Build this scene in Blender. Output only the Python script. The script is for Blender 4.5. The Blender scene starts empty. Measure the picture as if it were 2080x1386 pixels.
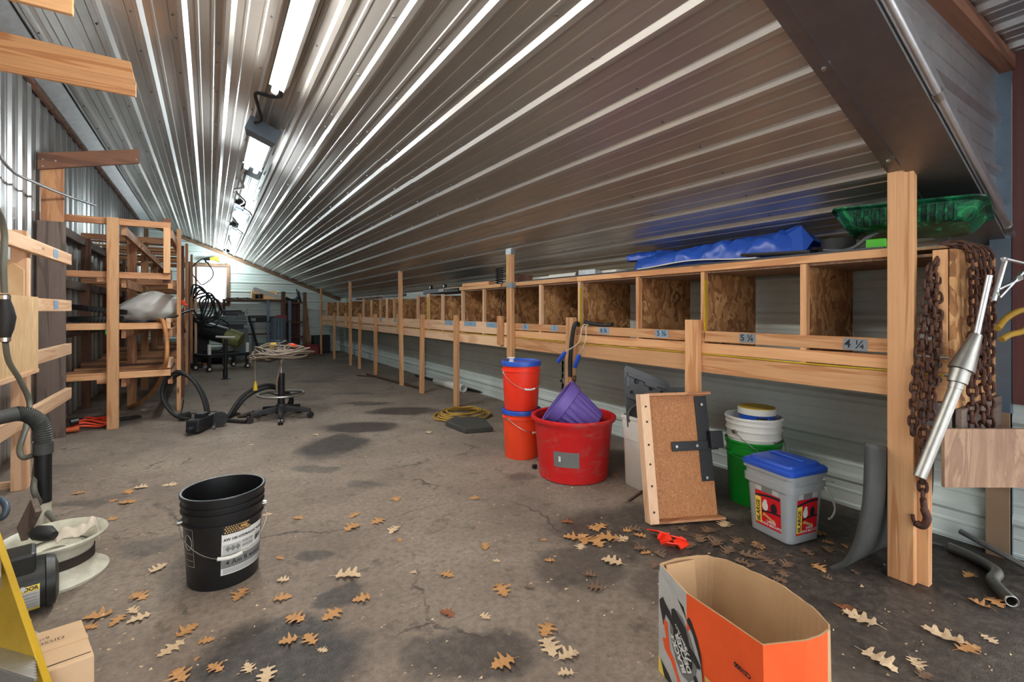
import bpy, math, random
from mathutils import Vector, Matrix, Euler
random.seed(7)
S = bpy.context.scene
COL = S.collection
PI = math.pi
# ------------------------------------------------------------------ camera
FPX, UVP, VH, CH = 950.0, 425.0, 631.0, 1.12      # focal length in px, vanishing point of the room axis, horizon, eye height
PSI = math.atan2(1040 - UVP, FPX); CC, SS = math.cos(PSI), math.sin(PSI)
cam = bpy.data.cameras.new('camera'); camo = bpy.data.objects.new('camera', cam); COL.objects.link(camo)
cam.sensor_width = 36; cam.lens = FPX / 2080 * 36; cam.shift_y = -(693 - VH) / 2080
cam.clip_start = .02; cam.clip_end = 200
camo.location = (0, 0, CH); camo.rotation_euler = (PI/2, 0, -PSI)
S.camera = camo
# ------------------------------------------------------------------ world, exposure
S.view_settings.view_transform = 'Standard'; S.view_settings.look = 'None'
S.view_settings.gamma = 1; S.view_settings.use_curve_mapping = False
S.view_settings.exposure = 0.14
wd = bpy.data.worlds.new('overcast_sky'); S.world = wd; wd.use_nodes = True
wd.node_tree.nodes['Background'].inputs[0].default_value = (.93, .96, 1, 1)
wd.node_tree.nodes['Background'].inputs[1].default_value = 4.0
TUBE_NEAR, TUBE_FAR, BULB = 105.0, 135.0, 160.0     # emission strengths of the lamps

# ------------------------------------------------------------------ measuring helpers: point seen at a pixel of the photograph on a known plane of the room
def ray(u, v):
    a = (u - 1040) / FPX; b = (VH - v) / FPX
    return Vector((a*CC + SS, CC - a*SS, b))
def F(u, v, z=0.0):
    d = ray(u, v); t = (z - CH) / d.z; return Vector((d.x*t, d.y*t, z))
def PX(u, v, x):
    d = ray(u, v); t = x / d.x; return Vector((x, d.y*t, CH + d.z*t))
def PY(u, v, y):
    d = ray(u, v); t = y / d.y; return Vector((d.x*t, y, CH + d.z*t))
def yat(u, x): return PX(u, VH, x).y
def xat(u, y): return PY(u, VH, y).x
def zat(v, x, y): return CH + (VH - v) / FPX * (x*SS + y*CC)
# room: right wall, left wall, back wall, ceiling plane
XR, XL, YB, YN = 3.06, -1.27, 13.55, .70
ZR, KS = 1.462, .40
AL = math.atan(KS)
def zceil(x): return ZR + KS * (XR - x)
def PC(u, v):
    d = ray(u, v); t = (ZR - CH + KS*XR) / (d.z + KS*d.x); return Vector((d.x*t, d.y*t, CH + d.z*t))

# ------------------------------------------------------------------ mesh builder
W = {}
class MB:
    def __init__(s): s.v = []; s.f = []; s.m = []; s.mi = 0
    def add(s, vs, fs):
        n = len(s.v); s.v += [Vector(p) for p in vs]; s.f += [tuple(i + n for i in f) for f in fs]; s.m += [s.mi]*len(fs); return n
    def box(s, x0, x1, y0, y1, z0, z1):
        s.add([(x0,y0,z0),(x1,y0,z0),(x1,y1,z0),(x0,y1,z0),(x0,y0,z1),(x1,y0,z1),(x1,y1,z1),(x0,y1,z1)],
              [(3,2,1,0),(4,5,6,7),(0,1,5,4),(1,2,6,5),(2,3,7,6),(3,0,4,7)]); return s
    def hexa(s, p):      # 8 corners: bottom 4 (ccw), top 4
        s.add(p, [(3,2,1,0),(4,5,6,7),(0,1,5,4),(1,2,6,5),(2,3,7,6),(3,0,4,7)]); return s
    def boxc(s, c, size, rot=None):
        n = len(s.v); a, b, d = [q/2 for q in size]; s.box(-a,a,-b,b,-d,d)
        R = Euler(rot).to_matrix() if rot is not None and not isinstance(rot, Matrix) else rot
        for i in range(n, len(s.v)): s.v[i] = (R @ s.v[i] if R is not None else s.v[i]) + Vector(c)
        return s
    def beam(s, p0, p1, w, t, up=(0,0,1)):   # bar from p0 to p1, t measured along up, w across
        p0 = Vector(p0); p1 = Vector(p1); d = (p1-p0).normalized(); sd = d.cross(Vector(up)).normalized(); u = sd.cross(d)
        q = []
        for p in (p0, p1): q += [p - sd*w/2 - u*t/2, p + sd*w/2 - u*t/2, p + sd*w/2 + u*t/2, p - sd*w/2 + u*t/2]
        s.add(q, [(0,1,2,3),(7,6,5,4),(0,4,5,1),(1,5,6,2),(2,6,7,3),(3,7,4,0)]); return s
    def tube(s, pts, r, n=8, closed=False, cap=True):
        pts = [Vector(p) for p in pts]; N = len(pts); rs = r if isinstance(r, (list, tuple)) else [r]*N
        T = []
        for i in range(N):
            a = pts[(i-1) % N] if (closed or i > 0) else pts[i]; b = pts[(i+1) % N] if (closed or i < N-1) else pts[i]
            T.append((b-a).normalized())
        nrm = T[0].orthogonal().normalized(); vs = []
        for i in range(N):
            nrm = (nrm - T[i]*nrm.dot(T[i])); nrm = nrm.normalized() if nrm.length > 1e-6 else T[i].orthogonal().normalized()
            bn = T[i].cross(nrm)
            for k in range(n):
                a = 2*PI*k/n; vs.append(pts[i] + (nrm*math.cos(a) + bn*math.sin(a))*rs[i])
        fs = []
        for i in range(N if closed else N-1):
            j = (i+1) % N
            for k in range(n): fs.append((i*n+k, i*n+(k+1) % n, j*n+(k+1) % n, j*n+k))
        if cap and not closed: fs += [tuple(range(n))[::-1], tuple((N-1)*n+k for k in range(n))]
        s.add(vs, fs); return s
    def cyl(s, p0, p1, r, r1=None, n=16, cap=True): return s.tube([p0, p1], [r, r if r1 is None else r1], n, False, cap)
    def lathe(s, prof, n=32, c=(0,0,0), M=None, a0=0, a1=2*PI, closed=False):   # profile of (radius, height) turned about z
        full = abs(a1-a0-2*PI) < 1e-6; m = n if full else n+1; vs = []
        for (r, z) in prof:
            for k in range(m):
                a = a0 + (a1-a0)*k/n; p = Vector((r*math.cos(a), r*math.sin(a), z)); vs.append((M @ p if M is not None else p) + Vector(c))
        fs = []; P = len(prof)
        for i in range(P if closed else P-1):
            j = (i+1) % P
            for k in range(n): fs.append((i*m+k, i*m+(k+1) % m, j*m+(k+1) % m, j*m+k))
        s.add(vs, fs); return s
    def prism(s, poly, z0, z1, M=None, c=(0,0,0)):
        n = len(poly); vs = [Vector((x,y,z)) for z in (z0,z1) for x,y in poly]
        vs = [(M @ p if M is not None else p) + Vector(c) for p in vs]
        s.add(vs, [tuple(range(n))[::-1], tuple(range(n, 2*n))] + [(i,(i+1) % n,n+(i+1) % n,n+i) for i in range(n)]); return s
    def grid(s, fn, nu, nv, closed_u=False):
        vs = [fn(i/nu, j/nv) for j in range(nv+1) for i in range(nu+1)]
        s.add(vs, [(j*(nu+1)+i, j*(nu+1)+i+1, (j+1)*(nu+1)+i+1, (j+1)*(nu+1)+i) for j in range(nv) for i in range(nu)]); return s
    def move(s, M, n=0):
        for i in range(n, len(s.v)): s.v[i] = M @ s.v[i]
        return s
    def mesh(s, name, mats, smooth=None):
        me = bpy.data.meshes.new(name); me.from_pydata([tuple(p) for p in s.v], [], s.f); me.update()
        for m in mats: me.materials.append(m)
        if len(mats) > 1: me.polygons.foreach_set('material_index', s.m)
        if smooth:
            me.polygons.foreach_set('use_smooth', [True]*len(me.polygons)); me.set_sharp_from_angle(angle=math.radians(smooth))
        return me
    def build(s, name, mat, parent=None, smooth=None, bevel=0, solid=0, world=True, sub=0, recalc=False):
        """link as one mesh object; with a parent it becomes its part. Coordinates are room coordinates (world) or the parent's own."""
        base = Vector((0,0,0))
        if parent is not None and world: base = WP(parent)
        lo = [min(p[i] for p in s.v) for i in range(3)]; hi = [max(p[i] for p in s.v) for i in range(3)]
        ctr = Vector([(lo[i]+hi[i])/2 for i in range(3)])
        if parent is None: ctr.z = lo[2]
        for i in range(len(s.v)): s.v[i] = s.v[i] - ctr
        ax = max(range(3), key=lambda i: hi[i]-lo[i])
        mats = [matget(m, ax) for m in (mat if isinstance(mat, (list, tuple)) else [mat])]
        me = s.mesh(name, mats, smooth)
        if recalc:
            import bmesh
            b = bmesh.new(); b.from_mesh(me); bmesh.ops.recalc_face_normals(b, faces=b.faces); b.to_mesh(me); b.free()
        o = bpy.data.objects.new(name, me); COL.objects.link(o)
        o.location = ctr - base; W[o.name] = ctr.copy() if (world or parent is None) else WP(parent) + ctr
        if parent is not None: o.parent = parent
        if solid:
            md = o.modifiers.new('thickness', 'SOLIDIFY'); md.thickness = solid; md.offset = 0
        if sub:
            md = o.modifiers.new('subdivision', 'SUBSURF'); md.levels = md.render_levels = sub
        if bevel:
            md = o.modifiers.new('bevel', 'BEVEL'); md.width = bevel; md.segments = 2; md.limit_method = 'ANGLE'
        return o
def WP(o): return W.get(o.name, Vector((0,0,0)))
def tag(o, label, cat=None, group=None, kind=None):
    if label: o['label'] = label
    if cat: o['category'] = cat
    if group: o['group'] = group
    if kind: o['kind'] = kind
    return o
def thing(name, label, cat, loc=(0,0,0), group=None, kind=None):
    o = bpy.data.objects.new(name, None); COL.objects.link(o); o.empty_display_size = .05
    o.location = loc; W[o.name] = Vector(loc)
    return tag(o, label, cat, group, kind)
def structure(name, loc=(0,0,0)): return thing(name, None, None, loc, None, 'structure')
def copy_tree(o, parent=None, loc=None):
    c = o.copy(); COL.objects.link(c)
    if parent is not None: c.parent = parent
    if loc is not None: c.location = loc
    for ch in [q for q in o.children]: copy_tree(ch, c)
    return c
def spl(pts, n=8, closed=False):     # Catmull-Rom through points
    P = [Vector(p) for p in pts]; N = len(P); out = []
    for i in range(N if closed else N-1):
        g = lambda k: P[k % N] if closed else P[max(0, min(N-1, k))]
        a, b, c_, d = g(i-1), g(i), g(i+1), g(i+2)
        for k in range(n):
            t = k/n; out.append(.5*((2*b) + (c_-a)*t + (2*a-5*b+4*c_-d)*t*t + (3*b-a-3*c_+d)*t**3))
    if not closed: out.append(P[-1])
    return out
def RZ(a): return Matrix.Rotation(a, 3, 'Z')
def frame(o, ex, ey): # 4x4 with given x,y axes
    ex = Vector(ex).normalized(); ez = ex.cross(Vector(ey)).normalized(); ey = ez.cross(ex)
    M = Matrix.Identity(4)
    for i in range(3): M[i][0], M[i][1], M[i][2], M[i][3] = ex[i], ey[i], ez[i], o[i]
    return M
def text(mb, body, size, fn, align='CENTER', bold=0.0):
    """lettering: outline of the words, each vertex (x, y) carried onto a surface by fn"""
    cu = bpy.data.curves.new('lettering', 'FONT'); cu.body = body; cu.size = size; cu.align_x = align; cu.align_y = 'CENTER'; cu.offset = bold; cu.resolution_u = 3
    ob = bpy.data.objects.new('lettering', cu); me = bpy.data.meshes.new_from_object(ob)
    mb.add([fn(p.co.x, p.co.y) for p in me.vertices], [tuple(p.vertices) for p in me.polygons])
    bpy.data.objects.remove(ob); bpy.data.meshes.remove(me); bpy.data.curves.remove(cu)
    return mb

# ------------------------------------------------------------------ materials
def lin(r, g, b):
    f = lambda c: c/12.92 if c <= .04045 else ((c+.055)/1.055)**2.4
    return (f(r/255), f(g/255), f(b/255), 1)
MAT = {}
class NT:
    def __init__(s, name):
        s.m = bpy.data.materials.new(name); s.m.use_nodes = True; s.t = s.m.node_tree; s.b = s.t.nodes['Principled BSDF']
    def n(s, ty, **kw):
        x = s.t.nodes.new(ty)
        for k, v in kw.items():
            if k in x.inputs: x.inputs[k].default_value = v
            else: setattr(x, k, v)
        return x
    def l(s, a, b): s.t.links.new(a, b)
    def coord(s, scale=(1,1,1), rnd=True, kind='Object'):
        tc = s.n('ShaderNodeTexCoord'); mp = s.n('ShaderNodeMapping'); mp.inputs['Scale'].default_value = scale
        s.l(tc.outputs[kind], mp.inputs['Vector'])
        if rnd:
            oi = s.n('ShaderNodeObjectInfo'); mu = s.n('ShaderNodeMath', operation='MULTIPLY'); mu.inputs[1].default_value = 37.
            cb = s.n('ShaderNodeCombineXYZ'); s.l(oi.outputs['Random'], mu.inputs[0])
            for i in range(3): s.l(mu.outputs[0], cb.inputs[i])
            s.l(cb.outputs[0], mp.inputs['Location'])
        return mp.outputs[0]
    def noise(s, vec, scale, detail=4, rough=.6, dist=0.):
        x = s.n('ShaderNodeTexNoise'); x.inputs['Scale'].default_value = scale; x.inputs['Detail'].default_value = detail
        x.inputs['Roughness'].default_value = rough; x.inputs['Distortion'].default_value = dist; s.l(vec, x.inputs['Vector']); return x.outputs['Fac']
    def ramp(s, fac, stops):
        x = s.n('ShaderNodeValToRGB'); e = x.color_ramp.elements
        while len(e) < len(stops): e.new(.5)
        for i, (p, c) in enumerate(stops): e[i].position = p; e[i].color = c
        s.l(fac, x.inputs[0]); return x.outputs[0]
    def mix(s, fac, a, b, mode='MIX'):
        x = s.n('ShaderNodeMix', data_type='RGBA', blend_type=mode)
        for inp, val in ((x.inputs[0], fac), (x.inputs[6], a), (x.inputs[7], b)):
            if isinstance(val, (int, float)): inp.default_value = val
            elif isinstance(val, tuple): inp.default_value = val
            else: s.l(val, inp)
        return x.outputs[2]
    def bump(s, h, strength=.2, dist=.01):
        x = s.n('ShaderNodeBump'); x.inputs['Strength'].default_value = strength; x.inputs['Distance'].default_value = dist
        s.l(h, x.inputs['Height']); s.l(x.outputs[0], s.b.inputs['Normal'])
    def base(s, c):
        if isinstance(c, tuple): s.b.inputs['Base Color'].default_value = c
        else: s.l(c, s.b.inputs['Base Color'])
    def set(s, **kw):
        for k, v in kw.items(): s.b.inputs[k.replace('_', ' ')].default_value = v
W0, W1 = (0,0,0,1), (1,1,1,1)
def plain(name, col, rough=.5, metal=0., dirt=.25, dscale=6, **kw):
    """painted, plastic or metal surface with uneven wear"""
    a = NT(name); v = a.coord()
    f = a.ramp(a.noise(v, dscale, 6, .65), [(.35, (1,1,1,1)), (.75, (1-dirt, 1-dirt*1.05, 1-dirt*1.1, 1))])
    a.base(a.mix(1., col, f, 'MULTIPLY')); a.set(Roughness=rough, Metallic=metal, **kw)
    a.bump(a.noise(v, 60, 3), .05, .004); MAT[name] = a.m
def woodm(name, c1, c2, c3, rough=.62, knots=True, ring=1.0):
    """sawn lumber, one version for each direction that the grain can run"""
    for ax in range(3):
        a = NT('%s_%s' % (name, 'xyz'[ax])); sc = [14*ring]*3; sc[ax] = .9
        v = a.coord(tuple(sc)); g = a.noise(v, 1.0, 3, .5, .9)
        w = a.n('ShaderNodeMath', operation='MULTIPLY'); w.inputs[1].default_value = 13; a.l(g, w.inputs[0])
        sn = a.n('ShaderNodeMath', operation='SINE'); a.l(w.outputs[0], sn.inputs[0])
        col = a.ramp(sn.outputs[0], [(0., c1), (.55, c1), (.95, c2)])
        fine = [90]*3; fine[ax] = 3; v2 = a.coord(tuple(fine)); fg = a.noise(v2, 1, 3, .6)
        col = a.mix(a.ramp(fg, [(.4, W0), (.8, (.6,.6,.6,1))]), col, c2)
        big = a.noise(a.coord((2.2,2.2,2.2)), 1, 3, .6); col = a.mix(a.ramp(big, [(.45, W0), (.8, (.55,.55,.55,1))]), col, c3)
        if knots:
            ks = [10]*3; ks[ax] = 2.6; vo = a.n('ShaderNodeTexVoronoi'); a.l(a.coord(tuple(ks)), vo.inputs['Vector']); vo.inputs['Scale'].default_value = .8
            col = a.mix(a.ramp(vo.outputs['Distance'], [(.035, W1), (.11, W0)]), col, (c2[0]*.25, c2[1]*.22, c2[2]*.2, 1))
        oi = a.n('ShaderNodeObjectInfo'); mr = a.n('ShaderNodeMapRange'); mr.inputs[3].default_value = .82; mr.inputs[4].default_value = 1.12; a.l(oi.outputs['Random'], mr.inputs[0])
        cb = a.n('ShaderNodeCombineColor')
        for i in range(3): a.l(mr.outputs[0], cb.inputs[i])
        a.base(a.mix(1., col, cb.outputs[0], 'MULTIPLY')); a.set(Roughness=rough); a.bump(fg, .18, .004)
        MAT[(name, ax)] = a.m
def matget(m, ax):
    if not isinstance(m, str): return m
    return MAT[(m, ax)] if (m, ax) in MAT else MAT[m]
woodm('pine', lin(216,166,118), lin(186,128,82), lin(198,140,92))
woodm('pale_pine', lin(224,186,150), lin(202,156,118), lin(205,165,135))
woodm('rack_pine', lin(196,142,98), lin(156,102,66), lin(150,100,70))
woodm('old_plank', lin(122,104,94), lin(84,70,62), lin(100,84,76), .75)
woodm('dark_lumber', lin(118,78,56), lin(84,52,38), lin(96,64,48), .7)
woodm('red_board', lin(96,58,56), lin(68,40,40), lin(80,50,50), .7)
woodm('trim_wood', lin(142,110,84), lin(104,78,58), lin(110,84,64), .7, False)
def plym(name, c1, c2, c3, sc=(3,3,3)):
    a = NT(name); v = a.coord((1.2,9,1.2)); g = a.noise(v, 2, 5, .6, 1.6)
    col = a.ramp(g, [(.3, c1), (.52, c2), (.6, c1), (.75, c2)])
    vo = a.n('ShaderNodeTexVoronoi'); a.l(a.coord((7,7,7)), vo.inputs['Vector'])
    col = a.mix(a.ramp(vo.outputs['Distance'], [(.04, W1), (.1, W0)]), col, c3)
    col = a.mix(a.ramp(a.noise(a.coord(), 3, 6), [(.5, W0), (.8, (.5,.5,.5,1))]), col, c3)
    a.base(col); a.set(Roughness=.7); a.bump(g, .1, .004); MAT[name] = a.m
plym('plywood', lin(226,194,150), lin(206,168,122), lin(176,130,88))
plym('stained_plywood', lin(172,140,112), lin(138,106,84), lin(92,72,62))
def osbm(name, cs, sc=1.0):
    a = NT(name); v = a.coord((1,1,1)); nz = a.n('ShaderNodeTexNoise'); nz.inputs['Scale'].default_value = 7; a.l(v, nz.inputs['Vector'])
    mx = a.mix(.25, v, nz.outputs['Color'], 'ADD')
    vo = a.n('ShaderNodeTexVoronoi', distance='MANHATTAN'); vo.inputs['Scale'].default_value = 26*sc; vo.inputs['Randomness'].default_value = 1
    mp = a.n('ShaderNodeMapping'); mp.inputs['Scale'].default_value = (1, 1, .42); mp.inputs['Rotation'].default_value = (0, .5, .2); a.l(mx, mp.inputs[0]); a.l(mp.outputs[0], vo.inputs['Vector'])
    col = a.ramp(vo.outputs['Color'], [(.1, cs[0]), (.45, cs[1]), (.62, cs[2]), (.9, cs[3])])
    fine = a.noise(a.coord((60,60,8)), 1.5, 4, .7); col = a.mix(a.ramp(fine, [(.4, W0), (.75, (.7,.7,.7,1))]), col, cs[0])
    a.base(col); a.set(Roughness=.65); a.bump(vo.outputs['Distance'], .12, .004); MAT[name] = a.m
osbm('strand_board', [lin(128,84,50), lin(178,126,78), lin(200,148,96), lin(222,176,122)])
osbm('particle_board', [lin(158,100,56), lin(176,118,70), lin(186,128,80), lin(198,142,94)], 9)
def metalm(name, col, rough, blot=.12, bscale=3., stretch=(1,.25,1), met=1.):
    a = NT(name); v = a.coord(stretch); n1 = a.noise(v, bscale, 5, .6)
    a.base(a.mix(a.ramp(n1, [(.3, W0), (.75, W1)]), col, (col[0]*(1-blot*2), col[1]*(1-blot*2), col[2]*(1-blot*2), 1)))
    r = a.n('ShaderNodeMapRange'); r.inputs[3].default_value = rough-blot*.6; r.inputs[4].default_value = rough+blot*.8
    a.l(a.noise(a.coord(stretch), bscale*4, 5, .7), r.inputs[0]); a.l(r.outputs[0], a.b.inputs['Roughness']); a.set(Metallic=met)
    a.bump(a.noise(v, bscale*1.5, 2), .06, .02); MAT[name] = a.m
metalm('galvalume', (.62,.60,.57,1), .36, met=.82)
metalm('wall_galvalume', (.55,.55,.54,1), .34, .12, 3., (1,1,.25), .88)
metalm('galvanised', (.62,.64,.66,1), .42, .1, 14., (1,1,1))
metalm('dark_flashing', (.30,.29,.31,1), .45, .1, 9., (1,1,1))
metalm('steel', (.40,.39,.36,1), .42, .12, 12., (1,1,1))
metalm('bright_wire', (.72,.72,.70,1), .3, .08, 10., (1,1,1))
plain('white_panel', lin(214,224,218), .38, 0, .16, 2.5)
plain('black_steel', lin(34,35,38), .5, .2, .3, 9); plain('black_rubber', lin(30,30,31), .62, 0, .3, 14)
plain('grey_rubber', lin(66,68,66), .6, 0, .25, 14); plain('hose_grey', lin(104,104,92), .5, 0, .25, 12)
plain('black_plastic', lin(24,25,27), .38, 0, .3, 10); plain('grey_plastic', lin(96,100,104), .5, 0, .3, 8)
plain('orange_plastic', lin(244,74,34), .38, 0, .08, 5, Specular_IOR_Level=.5); plain('blue_plastic', lin(38,82,186), .38, 0, .12, 5)
plain('red_orange_plastic', lin(240,56,30), .38, 0, .1, 5)
plain('purple_plastic', lin(112,92,176), .5, 0, .12, 7); plain('white_plastic', lin(224,222,214), .42, 0, .14, 4)
plain('green_plastic', lin(12,142,40), .38, 0, .18, 5); plain('yellow_plastic', lin(206,172,40), .5, 0, .3, 8)
plain('tarp_blue', lin(36,80,176), .34, 0, .15, 9); plain('lime_plastic', lin(84,196,50), .4, 0, .2, 8)
plain('tape_grey', lin(136,146,152), .4, .3, .15, 20); plain('tape_blue', lin(134,160,182), .5, 0, .15, 20)
plain('ink', lin(24,26,34), .6, 0, 0); plain('paper_white', lin(222,222,216), .6, 0, .08, 12); plain('print_red', lin(206,22,34), .45, 0, .1, 8)
plain('print_yellow', lin(236,206,80), .5, 0, .05); plain('print_tan', lin(206,164,96), .5, 0, .1); plain('print_grey', lin(120,122,120), .5, 0, .15, 12)
plain('print_orange', lin(244,92,38), .5, 0, .14, 7); plain('print_dark', lin(40,40,42), .5, 0, .2, 9); plain('print_silver', lin(196,196,192), .5, 0, .3, 9)
plain('cardboard', lin(196,158,116), .8, 0, .22, 5); plain('box_cardboard', lin(214,180,142), .8, 0, .14, 6)
plain('cloth', lin(212,200,182), .9, 0, .2, 9); plain('rope', lin(196,190,172), .9, 0, .2, 30)
plain('yellow_hose', lin(170,134,48), .5, 0, .45, 10); plain('orange_cord', lin(238,74,40), .45, 0, .15, 9); plain('tan_pipe', lin(188,128,76), .5, 0, .25, 10)
plain('cord_brown', lin(134,120,104), .6, 0, .3, 10); plain('rim_paint', lin(222,220,200), .4, 0, .45, 9); plain('grime', lin(62,52,44), .8, 0, .3, 10)
plain('yellow_paint', lin(196,158,34), .42, 0, .35, 5); plain('machine_grey', lin(92,104,106), .5, .2, .35, 8); plain('blue_grey_paint', lin(92,108,122), .42, .2, .2, 9)
plain('red_paint', lin(140,30,40), .45, 0, .2, 8); plain('stone', lin(62,62,58), .85, 0, .3, 9); plain('olive_metal', lin(150,152,96), .45, .2, .4, 7)
plain('black_strips', lin(48,54,60), .4, 0, .2, 9); plain('light_housing', lin(226,228,224), .45, 0, .1, 6); plain('brown_paint', lin(150,124,98), .6, 0, .15, 8)
plain('motor_black', lin(44,46,44), .42, .2, .45, 12); plain('dark_red_plastic', lin(150,30,34), .5, 0, .2, 9); plain('copper_orange', lin(206,96,50), .5, 0, .1)
def glow(name, col, st):
    a = NT(name); a.b.inputs['Emission Color'].default_value = col; a.b.inputs['Emission Strength'].default_value = st; a.base((.8,.8,.8,1)); MAT[name] = a.m
glow('tube_near', (1.,.97,.90,1), TUBE_NEAR); glow('tube_far', (.90,.97,1.,1), TUBE_FAR); glow('bulb_glow', (.82,.96,1.,1), BULB)
def clear(name, col, rough=.25, alpha=.5):
    a = NT(name); a.base(col); a.set(Roughness=rough, Alpha=alpha); a.b.inputs['Transmission Weight'].default_value = .35; MAT[name] = a.m
clear('clear_plastic', lin(206,212,214), .35, .62); plain('bag_plastic', lin(232,230,222), .34, 0, .1, 5)
a = NT('sled_green'); v = a.coord(); a.base(a.ramp(a.noise(v, 14, 5, .7, 1.), [(.4, lin(10,44,36)), (.55, lin(18,92,62)), (.68, lin(40,150,90)), (.8, lin(12,50,44))])); a.set(Roughness=.22); MAT['sled_green'] = a.m
a = NT('rust'); v = a.coord(kind='Object'); a.base(a.ramp(a.noise(v, 40, 5, .7), [(.3, lin(52,38,34)), (.55, lin(88,58,46)), (.75, lin(124,78,56))])); a.set(Roughness=.7, Metallic=.35); a.bump(a.noise(v, 150, 4), .3, .004); MAT['rust'] = a.m
a = NT('window_glass'); a.set(Roughness=.03, IOR=1.45); a.b.inputs['Transmission Weight'].default_value = 1; a.base((1,1,1,1)); MAT['window_glass'] = a.m
for i, (c1, c2, c3) in enumerate([(lin(226,204,172), lin(200,170,132), lin(150,118,88)), (lin(206,160,104), lin(178,126,74), lin(128,84,50)), (lin(160,96,56), lin(130,74,44), lin(90,52,34)), (lin(132,104,80), lin(108,84,66), lin(80,62,50))]):
    a = NT('leaf_%d' % i); a.base(a.ramp(a.noise(a.coord((1,1,1)), 30, 5, .6), [(.3, c1), (.55, c2), (.8, c3)])); a.set(Roughness=.75); MAT['leaf_%d' % i] = a.m
# the dirt floor with its oil stains
a = NT('dirt_floor'); tc = a.n('ShaderNodeTexCoord'); pos = tc.outputs['Object']
wob = a.n('ShaderNodeTexNoise'); wob.inputs['Scale'].default_value = 3.; wob.inputs['Detail'].default_value = 6; wob.inputs['Roughness'].default_value = .65; a.l(pos, wob.inputs['Vector'])
wv = a.n('ShaderNodeVectorMath', operation='SUBTRACT'); a.l(wob.outputs['Color'], wv.inputs[0]); wv.inputs[1].default_value = (.5,.5,.5)
ws = a.n('ShaderNodeVectorMath', operation='SCALE'); ws.inputs['Scale'].default_value = .32; a.l(wv.outputs[0], ws.inputs[0])
pw = a.n('ShaderNodeVectorMath', operation='ADD'); a.l(pos, pw.inputs[0]); a.l(ws.outputs[0], pw.inputs[1])
STAINS = [(680,905,.26,.24,.9),(735,868,.34,.15,.9),(820,835,.4,.12,.85),(740,985,.13,.05,.5),(640,955,.2,.05,.6),(745,820,.25,.07,.7),(610,810,.3,.1,.45),
          (720,800,.35,.06,.5),(648,775,.4,.1,.5),(170,1020,.15,.04,.55),(295,1110,.11,.06,.5),(560,1340,.27,.13,.95),(690,1215,.08,.05,.8),(635,1130,.07,.035,.7),
          (960,1320,.16,.08,.75),(880,1330,.1,.06,.6),(1330,1080,.5,.2,.8),(1560,1130,.5,.32,.9),(1800,1230,.6,.35,.8),(1950,1130,.6,.4,.95),(1650,980,.7,.3,.8),
          (1180,1150,.2,.12,.6),(1250,1050,.25,.07,.5),(1060,970,.1,.04,.5),(1430,1200,.3,.14,.6),(230,1010,.08,.03,.4),(370,1140,.05,.03,.5),(1000,780,.7,.08,.4),(700,735,1.2,.25,.35),(180,860,.5,.2,.7),(330,800,.6,.2,.45),(1500,1000,.4,.2,.7)]
tot = None
for (u, v_, rx, ry, st) in STAINS:
    p = F(u, v_); sb = a.n('ShaderNodeVectorMath', operation='SUBTRACT'); a.l(pw.outputs[0], sb.inputs[0]); sb.inputs[1].default_value = (p.x, p.y, 0)
    mp = a.n('ShaderNodeMapping', vector_type='TEXTURE'); mp.inputs['Rotation'].default_value = (0,0,-PSI); mp.inputs['Scale'].default_value = (rx, ry*1.5, 10); a.l(sb.outputs[0], mp.inputs['Vector'])
    ln = a.n('ShaderNodeVectorMath', operation='LENGTH'); a.l(mp.outputs[0], ln.inputs[0])
    mr = a.n('ShaderNodeMapRange', interpolation_type='SMOOTHSTEP'); mr.inputs[1].default_value = 1.25; mr.inputs[2].default_value = .75; mr.inputs[3].default_value = 0; mr.inputs[4].default_value = st; a.l(ln.outputs['Value'], mr.inputs[0])
    if tot is None: tot = mr.outputs[0]
    else:
        mx = a.n('ShaderNodeMath', operation='MAXIMUM'); a.l(tot, mx.inputs[0]); a.l(mr.outputs[0], mx.inputs[1]); tot = mx.outputs[0]
big = a.noise(pos, 1.6, 7, .65); fine = a.noise(pos, 38, 5, .7); grit = a.noise(pos, 170, 3, .6)
col = a.ramp(big, [(.3, lin(110,98,87)), (.5, lin(136,122,108)), (.7, lin(154,140,125))])
col = a.mix(a.ramp(fine, [(.42, W0), (.72, (.75,.75,.75,1))]), col, lin(92,79,70))
col = a.mix(a.ramp(grit, [(.66, W0), (.74, (.8,.8,.8,1))]), col, lin(176,164,150))
sp = a.ramp(a.noise(pos, 9, 6, .7), [(.56, W0), (.68, (.8,.8,.8,1))]); col = a.mix(sp, col, lin(88,76,68))
brk = a.ramp(a.noise(pos, 22, 6, .75), [(.3, (.6,.6,.6,1)), (.55, W1)]); stn = a.mix(1., tot, brk, 'MULTIPLY')
col = a.mix(stn, col, lin(38,33,31))
vo = a.n('ShaderNodeTexVoronoi', feature='DISTANCE_TO_EDGE'); vo.inputs['Scale'].default_value = 1.1; a.l(pw.outputs[0], vo.inputs['Vector'])
ck = a.mix(1., a.ramp(vo.outputs['Distance'], [(.004, W1), (.012, W0)]), a.ramp(a.noise(pos, 2.2, 3), [(.5, W0), (.62, (.75,.75,.75,1))]), 'MULTIPLY')
col = a.mix(ck, col, lin(52,44,40)); a.base(col)
rr = a.n('ShaderNodeMapRange'); rr.inputs[3].default_value = .82; rr.inputs[4].default_value = .5; a.l(tot, rr.inputs[0]); a.l(rr.outputs[0], a.b.inputs['Roughness'])
hh = a.n('ShaderNodeMath', operation='ADD'); a.l(fine, hh.inputs[0]); a.l(grit, hh.inputs[1]); a.bump(hh.outputs[0], .35, .012); MAT['dirt_floor'] = a.m
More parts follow.
